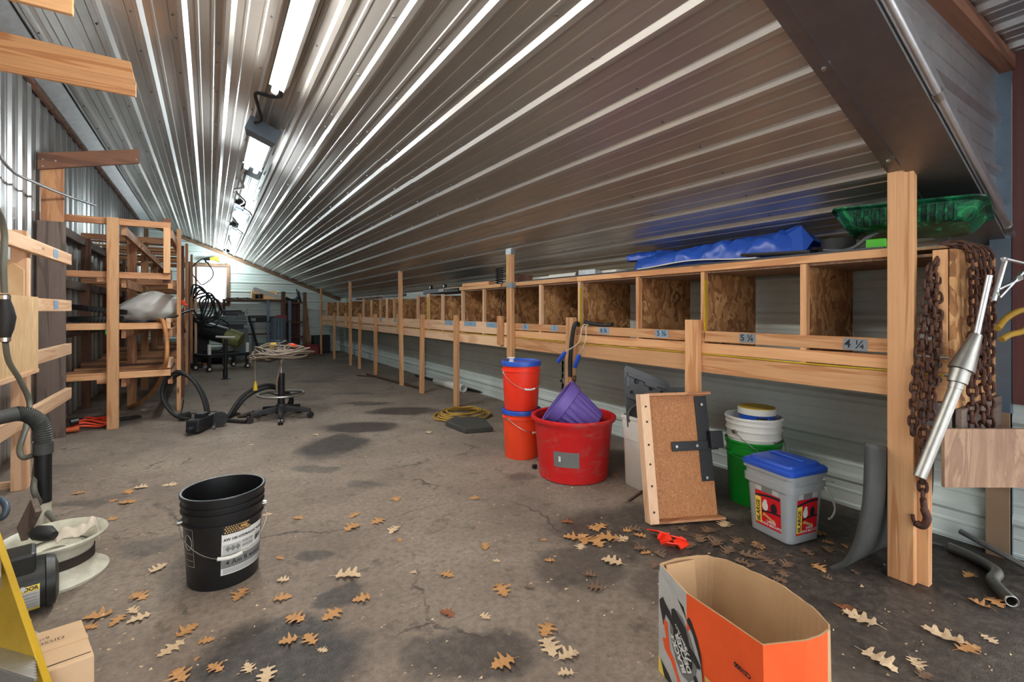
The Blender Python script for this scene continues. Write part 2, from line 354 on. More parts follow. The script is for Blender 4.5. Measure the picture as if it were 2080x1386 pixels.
# ================================================================== THE ROOM
fl = MB()
fl.grid(lambda a, b: Vector((-3.2 + 7.2*a, -9 + 22.7*b, .012*math.sin(7*a+3*b*9)*math.sin(5*b+a*4)*0)), 4, 8)
flo = fl.build('floor', 'dirt_floor'); flo.location = (0,0,0); tag(flo, None, None, None, 'structure')
for i, v in enumerate(flo.data.vertices): v.co += Vector((.4, 2.35, 0))
# ribbed sheet metal: rib every 9 inches with two low ribs between
PIT, PW = .2286, .9144
def profile(w):
    pts = [(0,.019)]; x = 0
    while x < w - 1e-6:
        for dx, z in ((.011,.019),(.030,0),(.066,0),(.071,.0035),(.081,.0035),(.086,0),(.143,0),(.148,.0035),(.158,.0035),(.163,0),(.199,0),(.2176,.019),(.2286,.019)): pts.append((min(x+dx, w), z))
        x += PIT
    return pts
def sheet(w, L, o, ex, ey):      # w along ex (across the ribs), L along ey; ribs rise along ex x ey
    m = MB(); p = profile(w); n = len(p); M = frame(o, ex, ey)
    m.add([M @ Vector((x, y, z)) for y in (0, L) for x, z in p], [(i, i+1, n+i+1, n+i) for i in range(n-1)]); return m
ceil = structure('ceiling', (1, 7, 2.3))
es = Vector((-math.cos(AL), 0, math.sin(AL)))     # up the slope, towards the left wall
YS = 3.5                                          # the lap between the two lengths of sheet
for k in range(5):
    for (y0, y1, dz) in ((YN-.02, YS, -.004), (YS-.12, YB, 0)):
        o = Vector((XR, y0, ZR)) + es*(k*PW) + Vector((0,0,dz + .0012*(k % 2)))
        sheet(PW+.004, y1-y0, o, es, (0,1,0)).build('panel', 'galvalume', ceil)
# roofing screws in rows
sc = MB()
for y in (1.4, 2.0, 2.6, 3.2, 3.45, 3.9, 4.6, 5.3, 6.0, 6.7, 7.4, 8.2, 9.0, 9.8, 10.6, 11.4, 12.2):
    for k in range(20):
        t = k*PIT + .046 + random.uniform(-.004, .004); p = Vector((XR, y + random.uniform(-.03,.03), ZR)) + es*t
        if p.x < XL+.05: continue
        nrm = Vector((-math.sin(AL), 0, -math.cos(AL))); sc.tube([p + nrm*.0, p + nrm*.008], [.0075, .006], 6)
so = sc.build('screws', 'dark_flashing', ceil); so['kind'] = 'stuff'
# left wall, upright ribs
wl = structure('wall_left', (XL, 6, 0)); y = -1.6
ZL = zceil(XL)
while y < YB:
    w = min(PW, YB-y); sheet(w, ZL+.05, (XL, y, 0), (0,1,0), (0,0,1)).build('panel', 'wall_galvalume', wl)
    y += PW
# back wall, level ribs, cut under the slope, with the window opening
WX0, WX1, WZ0, WZ1 = -.34, .36, 1.31, 2.19
wb = structure('wall_back', (1, YB, 0))
for k in range(4):
    m = MB(); pr = profile(PW)
    for (a0, h0), (a1, h1) in zip(pr[:-1], pr[1:]):
        z0, z1 = k*PW + a0, k*PW + a1
        if z1 - z0 < 1e-5 and abs(h1-h0) < 1e-5: continue
        zm = (z0+z1)/2; xm = min(XR, XR - (zm - ZR)/KS)
        if xm < XL: continue
        spans = [(XL, xm)]
        if WZ0 < zm < WZ1: spans = [(XL, WX0), (WX1, xm)]
        for (xa, xb) in spans:
            m.add([(xa, YB-h0, z0), (xb, YB-h0, z0), (xb, YB-h1, z1), (xa, YB-h1, z1)], [(0,1,2,3)])
    if m.v: m.build('panel', 'white_panel', wb)
# right wall, level ribs
wr = structure('wall_right', (XR, 6, 0))
for (y0, y1) in ((.25, 3.75), (3.75, 7.4), (7.4, 10.6), (10.6, YB)):
    for (z0, hgt) in ((-.06, .9144), (.8544, .60)):
        sheet(hgt, y1-y0+.03, (XR - (.002 if z0 > 0 else 0), y0, z0), (0,0,1), (0,1,0)).build('panel', 'white_panel', wr)
# opaque backing boxes added outside the metal sheets to stop light leaks
def shell(name, m):
    o = m.build(name, 'trim_wood'); o['kind'] = 'structure'
shell('roof_light_block', MB().hexa([Vector((x, y, zceil(x)+d)) for d in (.03, .08) for x, y in ((XL-.1, YN-.05), (XR+.25, YN-.05), (XR+.25, YB+.15), (XL-.1, YB+.15))]))
shell('wall_left_light_block', MB().box(XL-.08, XL-.03, -1.6, YB+.1, 0, 3.4))
shell('wall_right_light_block', MB().box(XR+.03, XR+.08, .2, YB+.1, -.05, ZR+.06))
for x0, x1, z0, z1 in ((XL-.05, WX0-.03, 0, 3.3), (WX1+.03, XR+.05, 0, 3.3), (WX0-.03, WX1+.03, 0, WZ0-.03), (WX0-.03, WX1+.03, WZ1+.03, 3.3)):
    shell('wall_back_light_block', MB().box(x0, x1, YB+.04, YB+.08, z0, z1))
# flashing and wood trim
def trim(n, m, mat, **kw): o = m.build('trim_%d' % n, mat, None, **kw); o['kind'] = 'structure'; return o
m = MB(); m.prism([(XL+.005, ZL-.17), (XL+.07, ZL-.17), (XL+.19, ZL-.10), (XL+.19, ZL-.085), (XL+.06, ZL-.14), (XL+.005, ZL-.14)], .7, YB-.03, Matrix(((1,0,0),(0,0,1),(0,1,0)))); trim(1, m, 'galvanised')
m = MB(); m.beam((XL+.02, YB-.05, zceil(XL+.02)-.055), (XR-.02, YB-.05, zceil(XR-.02)-.055), .04, .07); trim(2, m, 'trim_wood')
m = MB().box(XL+.02, XL+.10, YB-.06, YB-.02, 0, ZL-.2); trim(3, m, 'trim_wood')
m = MB()
for k in range(22):    # ragged wood blocking behind the flashing
    y0 = 1.0 + k*.56; m.box(XL+.02, XL+.05, y0, y0+.5, ZL-.19-random.uniform(0,.025), ZL-.17)
tr = trim(4, m, 'dark_lumber')
# window
win = structure('window_1', ((WX0+WX1)/2, YB, WZ0))
fr = .075
for (x0, x1, z0, z1) in ((WX0-fr, WX1+fr, WZ1, WZ1+fr), (WX0-fr, WX1+fr, WZ0-fr, WZ0), (WX0-fr, WX0, WZ0, WZ1), (WX1, WX1+fr, WZ0, WZ1)):
    MB().box(x0, x1, YB-.05, YB+.02, z0, z1).build('casing', 'trim_wood', win, bevel=.003)
for (x0, x1, z0, z1) in ((WX0, WX1, WZ1-.03, WZ1), (WX0, WX1, WZ0, WZ0+.03), (WX0, WX0+.03, WZ0+.03, WZ1-.03), (WX1-.03, WX1, WZ0+.03, WZ1-.03)):
    MB().box(x0, x1, YB-.005, YB+.03, z0, z1).build('sash', 'light_housing', win)
MB().box(WX0+.03, WX1-.03, YB+.01, YB+.014, WZ0+.03, WZ1-.03).build('pane', 'window_glass', win)
# ---- near end: flashed header under the ceiling edge, upper wall, upper roof, red board wall
hd = structure('trim_5', (2, .6, 2))
def along(x, y, dn): return Vector((x, y, zceil(x))) + Vector((-math.sin(AL), 0, -math.cos(AL)))*dn
HY0, HY1 = .56, .745
m = MB()
for (ya, da, yb, db) in ((HY1+.05, .024, HY1, .024), (HY1, .024, HY1-.012, .034), (HY1-.012, .034, HY0, .034), (HY0, .034, HY0, -.10), (HY0, -.10, HY0+.02, -.11)):
    m.add([along(XR+.12, ya, da), along(XL, ya, da), along(XL, yb, db), along(XR+.12, yb, db)], [(0,1,2,3)])
m.m = [0,0,0,1,1]; m.build('flashing', ['dark_flashing', 'galvanised'], hd, solid=.002)
MB().tube([along(XR+.10, HY0-.016, .012), along(XL, HY0-.016, .012)], .014, 12).build('conduit', 'galvanised', hd, smooth=40)
for t in (2.05, 2.95):
    m = MB(); m.tube([along(t, HY0-.016, .012), along(t+.035, HY0-.016, .012)], .018, 12); m.build('conduit_coupling', 'steel', hd, smooth=40)
for t in (1.78, 2.33, 2.75): MB().tube([along(t, HY1+.02, .024), along(t, HY1+.02, .032)], [.009,.007], 8).build('screw', 'bright_wire', hd)
# upper wall over the header (level ribs) and its top plate
pp = PY(1975, 92, HY0+.03); ZU = pp.z + .02
wu = structure('wall_upper', (2, HY0+.03, 2.2))
m = MB(); z = 1.30; XE0 = XR - .02
pr = profile(2.4)
for (a0, h0), (a1, h1) in zip(pr[:-1], pr[1:]):
    z0, z1 = z+a0, z+a1; zm = (z0+z1)/2
    if z1 > ZU or z1-z0 < 1e-6: continue
    xa = XR - (zm - .05 - ZR)/KS; xb = XE0
    if xa > xb: continue
    m.add([(max(xa, -1.2), HY0+.03-h0, z0), (xb, HY0+.03-h0, z0), (xb, HY0+.03-h1, z1), (max(xa,-1.2), HY0+.03-h1, z1)], [(0,1,2,3)])
m.build('panel', 'galvanised', wu)
MB().box(-1.2, XR-.045, HY0-.03, HY0+.03, ZU-.045, ZU+.02).build('plate', 'dark_lumber', wu)
cu = structure('ceiling_upper', (1, -1.5, ZU+.05))  # unseen front of this roof is cut short to admit more sky light
for k in range(5):
    sheet(PW, 2.2, (-1.2 + k*PW, HY0+.06, ZU+.03), (1,0,0), (0,-1,0)).build('panel', 'galvanised', cu)
XE = XR - .04
shell('roof_upper_light_block', MB().box(-1.4, XR+.4, -1.65, HY0+.12, ZU+.07, ZU+.12)); shell('wall_upper_light_block', MB().box(-1.2, XR+.2, HY0+.07, HY0+.10, ZU, ZU+.08))  # unseen backing added over the upper roof and wall to close light gaps
we = structure('wall_end', (XE, -1, 0))
for k in range(12):
    y1 = .543 - k*.145; MB().box(XE+.01, XE+.03, y1-.142, y1, .70, ZU+.04).build('board', 'red_board', we)
MB().box(XE-.03, XE+.008, .40, .44, .70, ZU-.05).build('stud', 'red_board', we)
MB().box(XE-.01, XE+.05, .545, .612, .0, ZU+.02).build('post', 'blue_grey_paint', we)
# ================================================================== LAMPS along the ceiling line
XLT = .37
NRM = Vector((-math.sin(AL), 0, -math.cos(AL)))
def cpt(x, y, dn=0.): return Vector((x, y, zceil(x))) + NRM*dn
def strip_light(y0, y1, label, tubes, glowmat, width, drop=.0):
    t = thing('strip_light', label, 'light', cpt(XLT, (y0+y1)/2, .03))
    M = frame(cpt(XLT, y0, .03+drop), es, (0,1,0))   # z of this frame points down from the slope
    L = y1-y0; sg = 1 if (M.to_3x3() @ Vector((0,0,1))).z < 0 else -1
    def P(x, y, z): return M @ Vector((x, y, sg*z))
    m = MB(); m.prism([(-width/2,-.01), (width/2,-.01), (width/2-.012,.045), (-width/2+.012,.045)], 0, L, Matrix(((1,0,0),(0,0,1),(0,1,0))))
    m.v = [P(*p) for p in m.v]; m.build('housing', 'light_housing', t)
    for x in tubes: MB().tube([P(x, .03, .075), P(x, L-.03, .075)], .019, 14).build('lamp_tube', glowmat, t, smooth=40)
    for yy in (.0, L-.025):
        for x in tubes:
            m = MB(); m.prism([(x-.017,.03), (x+.017,.03), (x+.017,.09), (x-.017,.09)], yy, yy+.025, Matrix(((1,0,0),(0,0,1),(0,1,0)))); m.v = [P(*p) for p in m.v]; m.build('lamp_holder', 'light_housing', t)
    return t, P
tA, PA = strip_light(.95, 3.16, 'long bare fluorescent tube light nearest the open end of the ceiling', (0,), 'tube_near', .11)
tB, PB = strip_light(3.98, 4.95, 'short two-tube fluorescent light with a dark junction box at its end', (-.04, .04), 'tube_far', .17, .02)
m = MB(); m.v = []; n = m.hexa([PB(x, y, z) for z in (-.01, .10) for x, y in ((-.11,-.10), (.11,-.10), (.09,.03), (-.09,.03))]); m.build('junction_box', 'blue_grey_paint', tB, bevel=.004)
MB().hexa([PB(x, y, z) for z in (-.01, .05) for x, y in ((-.085,.95), (.085,.95), (.085,1.30), (-.085,1.30))]).build('ballast_box', 'blue_grey_paint', tB, bevel=.004)
def cable(name, pts, r, mat, label, cat='cable', **kw):
    o = MB().tube(spl(pts, 8), r, 8).build(name, mat, None, smooth=60, **kw); return tag(o, label, cat)
cable('light_cable', [cpt(XLT, 3.16, .06), cpt(XLT+.03, 3.28, .05), cpt(XLT-.02, 3.42, .03), cpt(XLT-.10, 3.5, .03), cpt(XLT-.07, 3.6, .06), cpt(XLT-.03, 3.75, .08), cpt(XLT-.06, 3.87, .08)], .011, 'black_rubber', 'black cable joining the long tube light to the junction box')
cable('light_cable', [cpt(XLT-.04, 5.0, .10), cpt(XLT-.07, 5.4, .12), cpt(XLT-.02, 5.75, .12), cpt(XLT-.09, 6.1, .11), cpt(XLT+.02, 6.5, .09), cpt(XLT-.01, 6.9, .07)], .012, 'white_plastic', 'white cable twisting along the ceiling past the two-tube light')
def bulb_lamp(y, r, label, drop, st='bulb_glow', x=XLT):
    t = thing('bulb_lamp', label, 'light', cpt(x, y, .0))
    c = cpt(x, y, drop)
    MB().lathe([(.0,.07),(.05,.07),(.055,.05),(.05,.0),(.03,-.02),(.0,-.02)], 16, cpt(x, y, .05)).build('base', 'blue_grey_paint', t, smooth=40)
    MB().lathe([(r*math.sin(k*PI/10), -r*math.cos(k*PI/10)) for k in range(11)], 18, c).build('bulb', st, t, smooth=60)
    MB().boxc(cpt(x-.02, y-.22, .03), (.12,.16,.05), (0, AL, 0)).build('wiring_box', 'black_steel', t, bevel=.004)
    m = MB(); m.tube(spl([cpt(x-.02, y-.25, .05), cpt(x+.10, y-.35, .09), cpt(x+.14, y-.2, .1), cpt(x+.06, y-.08, .08), cpt(x, y, .04)], 7), .007, 6); m.build('wire', 'black_rubber', t, smooth=60)
    return t
bulb_lamp(7.35, .055, 'round bulb lamp beside a dark wiring box in the middle of the ceiling', .13)
bulb_lamp(9.2, .05, 'round bulb lamp hung between two others far along the ceiling', .12)
bulb_lamp(13.05, .075, 'bright round bulb lamp hung by the back wall above the window', .24)
cable('light_cable', [cpt(XLT, 7.4, .06), cpt(XLT-.04, 7.8, .10), cpt(XLT+.03, 8.3, .1), cpt(XLT-.03, 8.8, .09), cpt(XLT, 9.2, .06)], .011, 'grey_rubber', 'grey cable sagging between two round bulb lamps')
cable('light_cable', [cpt(XLT, 9.2, .06), cpt(XLT-.03, 10.1, .09), cpt(XLT+.03, 11, .1), cpt(XLT-.03, 12, .09), cpt(XLT, 13, .06)], .011, 'white_plastic', 'pale cable running to the bulb lamp at the back wall')
# yellow utility lamp by the back wall
t = thing('clamp_light', 'yellow handled trouble light hung on the back wall over the window', 'light', PY(432, 530, 13.4))
c = PY(437, 529, 13.4); MB().tube([c + Vector((-.10,0,.03)), c + Vector((.02,0,.05)), c + Vector((.14,0,.0)), c+Vector((.24,0,-.04))], [.03,.05,.055,.03], 12).build('handle', 'yellow_plastic', t, smooth=60)
MB().tube([c + Vector((-.11,0,.03)), c + Vector((-.22,0,.02))], [.045,.03], 10).build('head', 'black_plastic', t, smooth=50)
MB().tube([c + Vector((-.20,0,.0)), c + Vector((-.20,0,-.06)), c + Vector((-.12,0,-.07))], .012, 8).build('hook', 'black_plastic', t, smooth=50)
# ================================================================== BIN BENCH along the right wall
from mathutils import noise as NZ
XF = 2.44                                  # face of the rails
bench = thing('bin_bench', 'long pine storage bench with open strand-board bins along the white wall', 'bench', (2.7, 6.8, 0))
def Y(u, x=XF): return yat(u, x)
def post(yc, z0, z1, x0=XF-.040, x1=XF-.001, w=.089, mat='pine', lean=0., name='post'):
    m = MB().hexa([(x0, yc-w/2, z0), (x1, yc-w/2, z0), (x1, yc+w/2, z0), (x0, yc+w/2, z0), (x0, yc-w/2+lean, z1), (x1, yc-w/2+lean, z1), (x1, yc+w/2+lean, z1), (x0, yc+w/2+lean, z1)])
    return m.build(name, mat, bench, bevel=.003)
for yc, z0, z1, ln in ((.752,0,1.712,0), (1.752,0,1.065,0), (2.89,0,1.065,-.02), (3.75,0,1.712,.02), (4.93,0,1.065,.0), (5.99,0,1.065,-.02), (6.78,0,1.712,.06), (8.09,0,1.06,0), (9.13,0,1.06,-.05), (9.80,0,1.712,.03), (11.28,0,1.06,-.02), (12.80,0,1.70,0)):
    post(yc, z0, z1, lean=ln)
post(.715, 0, .74, XF, XF+.038)
for yc in (3.95, 6.92, 10.22): post(yc, .78, 1.065, w=.075, name='rail_cleat')
MB().box(XF-.044, XF+.002, 3.72, 3.815, 1.655, 1.712).build('post_cap', 'galvanised', bench)
MB().box(XF-.043, XF+.002, 3.705, 3.80, 1.335, 1.385).build('tape_wrap', 'tape_grey', bench)
MB().box(XF-.041, XF-.002, 3.792, 3.80, 1.39, 1.65).build('edge_strip', 'yellow_plastic', bench)
cuts = [.605, 1.752, 3.75, 6.78, 9.80, 12.95]
for i, (ya, yb) in enumerate(zip(cuts[:-1], cuts[1:])):
    rows = ((.755,.860),(.867,.930),(.937,1.0)) if i < 2 else ((.755,.868),(.876,1.0))
    for (z0, z1) in rows:
        MB().box(XF, XF+.038, ya+.004, yb-.004, z0+random.uniform(0,.003), z1-random.uniform(0,.003)).build('rail', 'pine' if i < 2 else 'pale_pine', bench, bevel=.0025)
    m = MB(); m.tube([(XF-.002, ya+.02, .864), (XF-.004, (ya+yb)/2, .862), (XF-.002, yb-.02, .866)], .004, 6); m.build('yellow_cord', 'yellow_plastic', bench)
MB().box(XF+.04, XR-.02, .61, 12.95, .765, .78).build('deck', 'stained_plywood', bench)
# rail ends past the near post: bolts and a tin plate
for z in (.955, .905, .845):
    for r, d in ((.013,.006),(.007,.014)): MB().tube([(XF, .640, z), (XF-d, .640, z)], r, 6).build('bolt', 'steel', bench)
MB().box(XF-.004, XF+.036, .600, .70, .655, .753).build('tin_plate', 'galvanised', bench)
# upper shelf
SH0, SH1 = .60, 4.90
MB().box(XF, XF+.089, .80, 2.83, 1.350, 1.388).build('shelf_edge', 'pine', bench, bevel=.003)
MB().box(XF, XF+.089, 2.834, SH1, 1.352, 1.388).build('shelf_edge', 'pine', bench, bevel=.003)
MB().box(XF+.02, XR-.03, .60, SH1, 1.339, 1.351).build('shelf_board', 'stained_plywood', bench)
MB().box(XF+.089, XR-.03, .60, SH1-.02, 1.376, 1.388).build('shelf_top', 'plywood', bench)
# bin dividers: strand board with a stud on its front edge
near = [1627, 1424, 1292, 1174, 1095, 1030, 980, 937]
far = [896, 867, 846, 798, 783, 770, 752, 736, 708, 684, 662]
for i, u in enumerate(near + far):
    yc = Y(u); top = 1.348 if i < len(near) else 1.345 - .01*(i % 3); w = .019 if i else .022
    if u in (783, 752): top -= .02
    MB().box(XF+.03, XR-.03, yc+w*.3, yc+w*.3+.012, .78, top-.02 if i >= len(near) else 1.339).build('divider', 'strand_board', bench)
    MB().box(XF+.002, XF+.040, yc-w, yc+w*.3-.001, .78, top).build('divider_stud', 'pale_pine' if i > 2 else 'pine', bench, bevel=.002)
    if u in (1424, 1174, 867): MB().box(XF-.0, XF+.02, yc-w-.004, yc-w, .95, 1.30).build('edge_strip', 'yellow_plastic', bench)
MB().box(XR-.10, XR-.02, 1.20, 1.24, .78, 1.339).build('back_stud', 'dark_lumber', bench)
MB().box(XF+.002, XF+.038, 12.90, 12.94, .78, 1.33).build('divider_stud', 'pale_pine', bench)
# end of the bench by the open side
MB().box(XF-.002, XF+.036, .612, .660, .99, 1.362).build('end_stud', 'pine', bench, bevel=.003)
MB().box(XF-.002, XR-.03, .592, .608, .735, 1.362).build('end_panel', 'strand_board', bench)
MB().box(XF-.004, XR-.02, .572, .588, .50, .735).build('end_panel', 'old_plank', bench)
# tape labels with the lengths written on them
def label(u0, u1, body, mat, size, z0=.948, z1=.995, tilt=0.):
    ya, yb = Y(u0), Y(u1); yc = (ya+yb)/2; zc = (z0+z1)/2; x = XF-.0015
    def fn(a, b, d=0.): return Vector((x-d, yc - a*math.cos(tilt) + b*math.sin(tilt), zc + b*math.cos(tilt) + a*math.sin(tilt)))
    hw, hh = (ya-yb)/2, (z1-z0)/2; m = MB()
    m.add([fn(-hw,-hh), fn(hw,-hh), fn(hw,hh), fn(-hw,hh)], [(0,1,2,3)]); t = m.build('tape_label', mat, bench)
    if body: text(MB(), body, size, lambda a, b: fn(a, b, .0012), bold=.0006).build('lettering', 'ink', t)
label(1713, 1762, '4 ¼', 'tape_grey', .052, .940, .993, -.05); label(1502, 1535, '5 ¼', 'tape_grey', .048, .945, .995, 0); label(1331, 1358, '5 ¾', 'tape_blue', .047)
label(1217, 1237, '6 ¼', 'tape_blue', .045); label(1119, 1134, '1', 'tape_blue', .045, .946, .994); label(1061, 1074, '¾', 'tape_blue', .045, .946, .994)
label(988, 1010, '~ ~ ~', 'tape_blue', .04, .945, .998); label(943, 967, '~ ~ ~', 'tape_blue', .04, .945, .998); label(904, 920, '', 'tape_blue', .04, .945, .998)
label(800, 806, '', 'tape_blue', .04, .94, .99); label(771, 776, '', 'tape_blue', .04, .94, .99)
# ---------------------------------------------------------------- things on the upper shelf
ZT = 1.389
t = thing('plastic_strip_bundle', 'bundle of long thin black plastic strips along the shelf edge', 'strips', (XF+.05, 2.2, ZT))
for k in range(4): MB().box(XF+.004+.02*k, XF+.021+.02*k, .82+.02*k, 3.62-.10*k, ZT, ZT+.007+.003*k).build('strip', 'black_strips', t)
ZS = ZT
def lumpy(L, w, h, p0, p1, nu=48, nv=26, amp=.02, seed=0, prof=None):
    p0 = Vector(p0); p1 = Vector(p1); d = (p1-p0); sd = Vector((0,0,1)).cross(d).normalized()
    def fn(a, b):
        th = PI*b; e = min(1, 3.2*math.sqrt(max(a*(1-a), 0)))**.6; hh = h*(prof(a) if prof else 1)
        c = p0 + d*a; n = NZ.noise(Vector((a*9+seed, b*4, seed))) + .5*NZ.noise(Vector((a*23+seed, b*9, 2.)))
        q = c + sd*(w/2*math.cos(th)*e) + Vector((0,0,max(0, (hh*math.sin(th)**.7)*e)))
        if .03 < b < .97: q += Vector((sd.x*n*amp*.5, sd.y*n*amp*.5, abs(n)*amp*e))
        q.z = max(q.z, p0.z + .001); return q
    m = MB(); m.grid(fn, nu, nv); return m
tarp = thing('blue_tarp', 'crumpled blue plastic tarp rolled up on the upper shelf', 'tarp', (2.74, 1.9, ZS))
lumpy(1, .26, .135, (2.70, 2.42, ZS+.012), (2.70, 1.24, ZS+.012), 90, 30, .035, 3, lambda a: .75 + .45*a).build('roll', 'tarp_blue', tarp, smooth=50)
m = MB(); pk = [(2.62,1.55,ZS+.10), (2.66,1.20,ZS+.10), (2.75,1.16,ZS+.07), (2.70,1.30,ZS+.195), (2.66,1.26,ZS+.185), (2.60,1.45,ZS+.06), (2.60,1.22,ZS+.03), (2.80,1.40,ZS+.09)]
m.add(pk, [(0,3,7),(0,5,3),(5,6,4),(5,4,3),(6,1,4),(1,3,4),(1,2,3),(2,7,3)]); m.build('loose_corner', 'tarp_blue', tarp, solid=.003)
lumpy(1, .12, .05, (2.66, 2.50, ZS+.10), (2.78, 2.12, ZS+.105), 24, 14, .03, 9).build('folded_end', 'tarp_blue', tarp, smooth=40)
m = MB(); m.grid(lambda a, b: Vector((2.52 + .10*b, 2.28 - .85*a, ZS + .0215 + .022*math.sin(PI*a)**2 + .006*b)), 20, 2); o = m.build('bowed_sheet', 'white_plastic', None, solid=.006); tag(o, 'bowed pale grey panel edge lying in front of the blue tarp', 'panel')
o = MB().boxc((2.575, 1.34, ZS+.040), (.10,.36,.018), (.05,-.12,.03)).build('black_tray', 'black_plastic', None, bevel=.004); tag(o, 'flat black plastic slab leaning on the shelf before the blue tarp', 'slab')
m = MB(); m.lathe([(.0,.0),(.068,0),(.072,.003),(.074,.088),(.070,.091),(.066,.088),(.064,.01),(0,.01)], 28, (2.66, 1.085, ZS+.001)); o = m.build('black_cup', 'black_rubber', None, smooth=40); tag(o, 'short round black rubber cup on the shelf beside the blue tarp', 'cup')
o = MB().boxc((2.58, .895, ZS+.034), (.07,.075,.048), (0,0,.25)).build('lime_block', 'lime_plastic', None, bevel=.005); tag(o, 'lime green plastic block under the green tray', 'block')
t = thing('scoop', 'grey metal scraper with a bent handle on the upper shelf', 'scraper', (2.58, .98, ZS))
MB().tube(spl([(2.60,1.04,ZS+.022),(2.575,.98,ZS+.032),(2.59,.93,ZS+.075),(2.64,.90,ZS+.105)], 6), .010, 8).build('handle', 'grey_plastic', t, smooth=50)
MB().boxc((2.60,1.07,ZS+.022), (.10,.10,.010), (.1,.05,.3)).build('blade', 'grey_plastic', t, bevel=.003)
# green moulded tray
t = thing('green_tray', 'translucent dark green moulded plastic tray propped on the shelf', 'tray', (2.70, .75, ZS+.06))
def rrect(hx, hy, r, n=6):
    pts = []
    for cx, cy, a0 in ((hx-r,hy-r,0),(-hx+r,hy-r,PI/2),(-hx+r,-hy+r,PI),(hx-r,-hy+r,3*PI/2)):
        for i in range(n+1): a = a0 + PI/2*i/n; pts.append((cx + r*math.cos(a), cy + r*math.sin(a)))
    return pts
def loft(mb, rings, cap0=True, cap1=True):
    n = len(rings[0]); vs = [p for r in rings for p in r]
    fs = [(i*n+k, i*n+(k+1) % n, (i+1)*n+(k+1) % n, (i+1)*n+k) for i in range(len(rings)-1) for k in range(n)]
    if cap0: fs.append(tuple(range(n))[::-1])
    if cap1: fs.append(tuple((len(rings)-1)*n+k for k in range(n)))
    mb.add(vs, fs); return mb
M = Matrix.Translation((2.63, .80, ZS+.088)) @ Euler((math.radians(3), math.radians(12), math.radians(8))).to_matrix().to_4x4()
rings = [[M @ Vector((x, y, z)) for x, y in rrect(hx, hy, .05)] for hx, hy, z in ((.115,.20,0),(.125,.215,.01),(.145,.245,.075),(.165,.265,.080),(.165,.265,.072),(.147,.247,.066),(.128,.217,.014),(.112,.198,.006))]
loft(MB(), rings).build('body', 'sled_green', t, smooth=40)
m = MB()
for k in range(13):
    yy = -.17 + k*.028; MB().tube([M @ Vector((-.118, yy, -.004)), M @ Vector((-.147, yy, .06))], .006, 6).build('rib', 'sled_green', t, smooth=40)
for k in range(9):
    xx = -.09 + k*.022; MB().tube([M @ Vector((xx, .208, -.0)), M @ Vector((xx, .247, .06))], .006, 6).build('rib', 'sled_green', t, smooth=40)
# far half of the shelf: white gutter lengths, blocks, spring
o = MB().box(2.66, 2.80, 2.62, 4.80, ZT, ZT+.055).build('white_gutter', 'white_plastic', None, bevel=.012); tag(o, 'long white plastic gutter length lying along the shelf', 'gutter')
o = MB().box(2.64, 2.662, 2.55, 3.95, ZT, ZT+.03).build('white_strip', 'white_plastic', None, bevel=.004); tag(o, 'narrow white plastic strip in front of the gutter length', 'strip')
m = MB(); m.tube([(2.58, 3.35, ZT+.027), (2.58, 2.98, ZT+.027)], .026, 18, cap=False); m.tube([(2.58,3.35,ZT+.027),(2.58,2.98,ZT+.027)], .021, 18, cap=False); o = m.build('plastic_pipe', 'white_plastic', None, smooth=40); tag(o, 'short white plastic pipe offcut lying on the shelf', 'pipe')
o = MB().boxc((2.60, 2.86, ZT+.032), (.06,.19,.062), (0,0,.05)).build('tin_sleeve', 'galvanised', None, bevel=.004); tag(o, 'dull metal sleeve lying beside the pipe offcut', 'sleeve')
o = MB().boxc((2.545, 3.80, ZT+.045), (.05,.34,.075), (.12,0,.1)).build('wood_block', 'dark_lumber', None, bevel=.003); tag(o, 'brown lumber offcut beside the tall taped post', 'offcut')
o = MB().boxc((2.50, 4.55, ZT+.021), (.09,.55,.038), (0,0,.06)).build('wood_block', 'pine', None, bevel=.003); tag(o, 'pine lumber offcut lying at the shelf end by the spring', 'offcut')
o = MB().boxc((2.47, 5.02, ZT+.004), (.02,.62,.008), (0,0,.05)).build('wood_lath', 'pale_pine', None); tag(o, 'thin wooden lath sticking out past the shelf end', 'lath')
sp_ = []
for k in range(7*14+1):
    a = 2*PI*k/14; sp_.append((2.50 + .038*math.cos(a), 4.10 + .038*math.sin(a), ZT+.006 + .165*k/(7*14)))
o = MB().tube(sp_, .0065, 7).build('coil_spring', 'black_steel', None, smooth=60); tag(o, 'black steel coil spring standing on the shelf end', 'spring')
t = thing('black_string', 'thin black cord hanging from the shelf edge beside the taped post', 'cord', (XF-.01, 3.93, 1.0))
MB().tube(spl([(XF+.03,3.86,1.40),(XF-.012,3.92,1.395),(XF-.014,3.945,1.33),(XF-.012,3.94,1.2),(XF-.013,3.95,1.12)], 6), .005, 6).build('cord', 'black_rubber', t, smooth=50)
MB().tube([(XF-.013,3.95,1.13),(XF-.012,3.945,1.06)], [.008,.005], 8).build('plug', 'black_plastic', t, smooth=50)
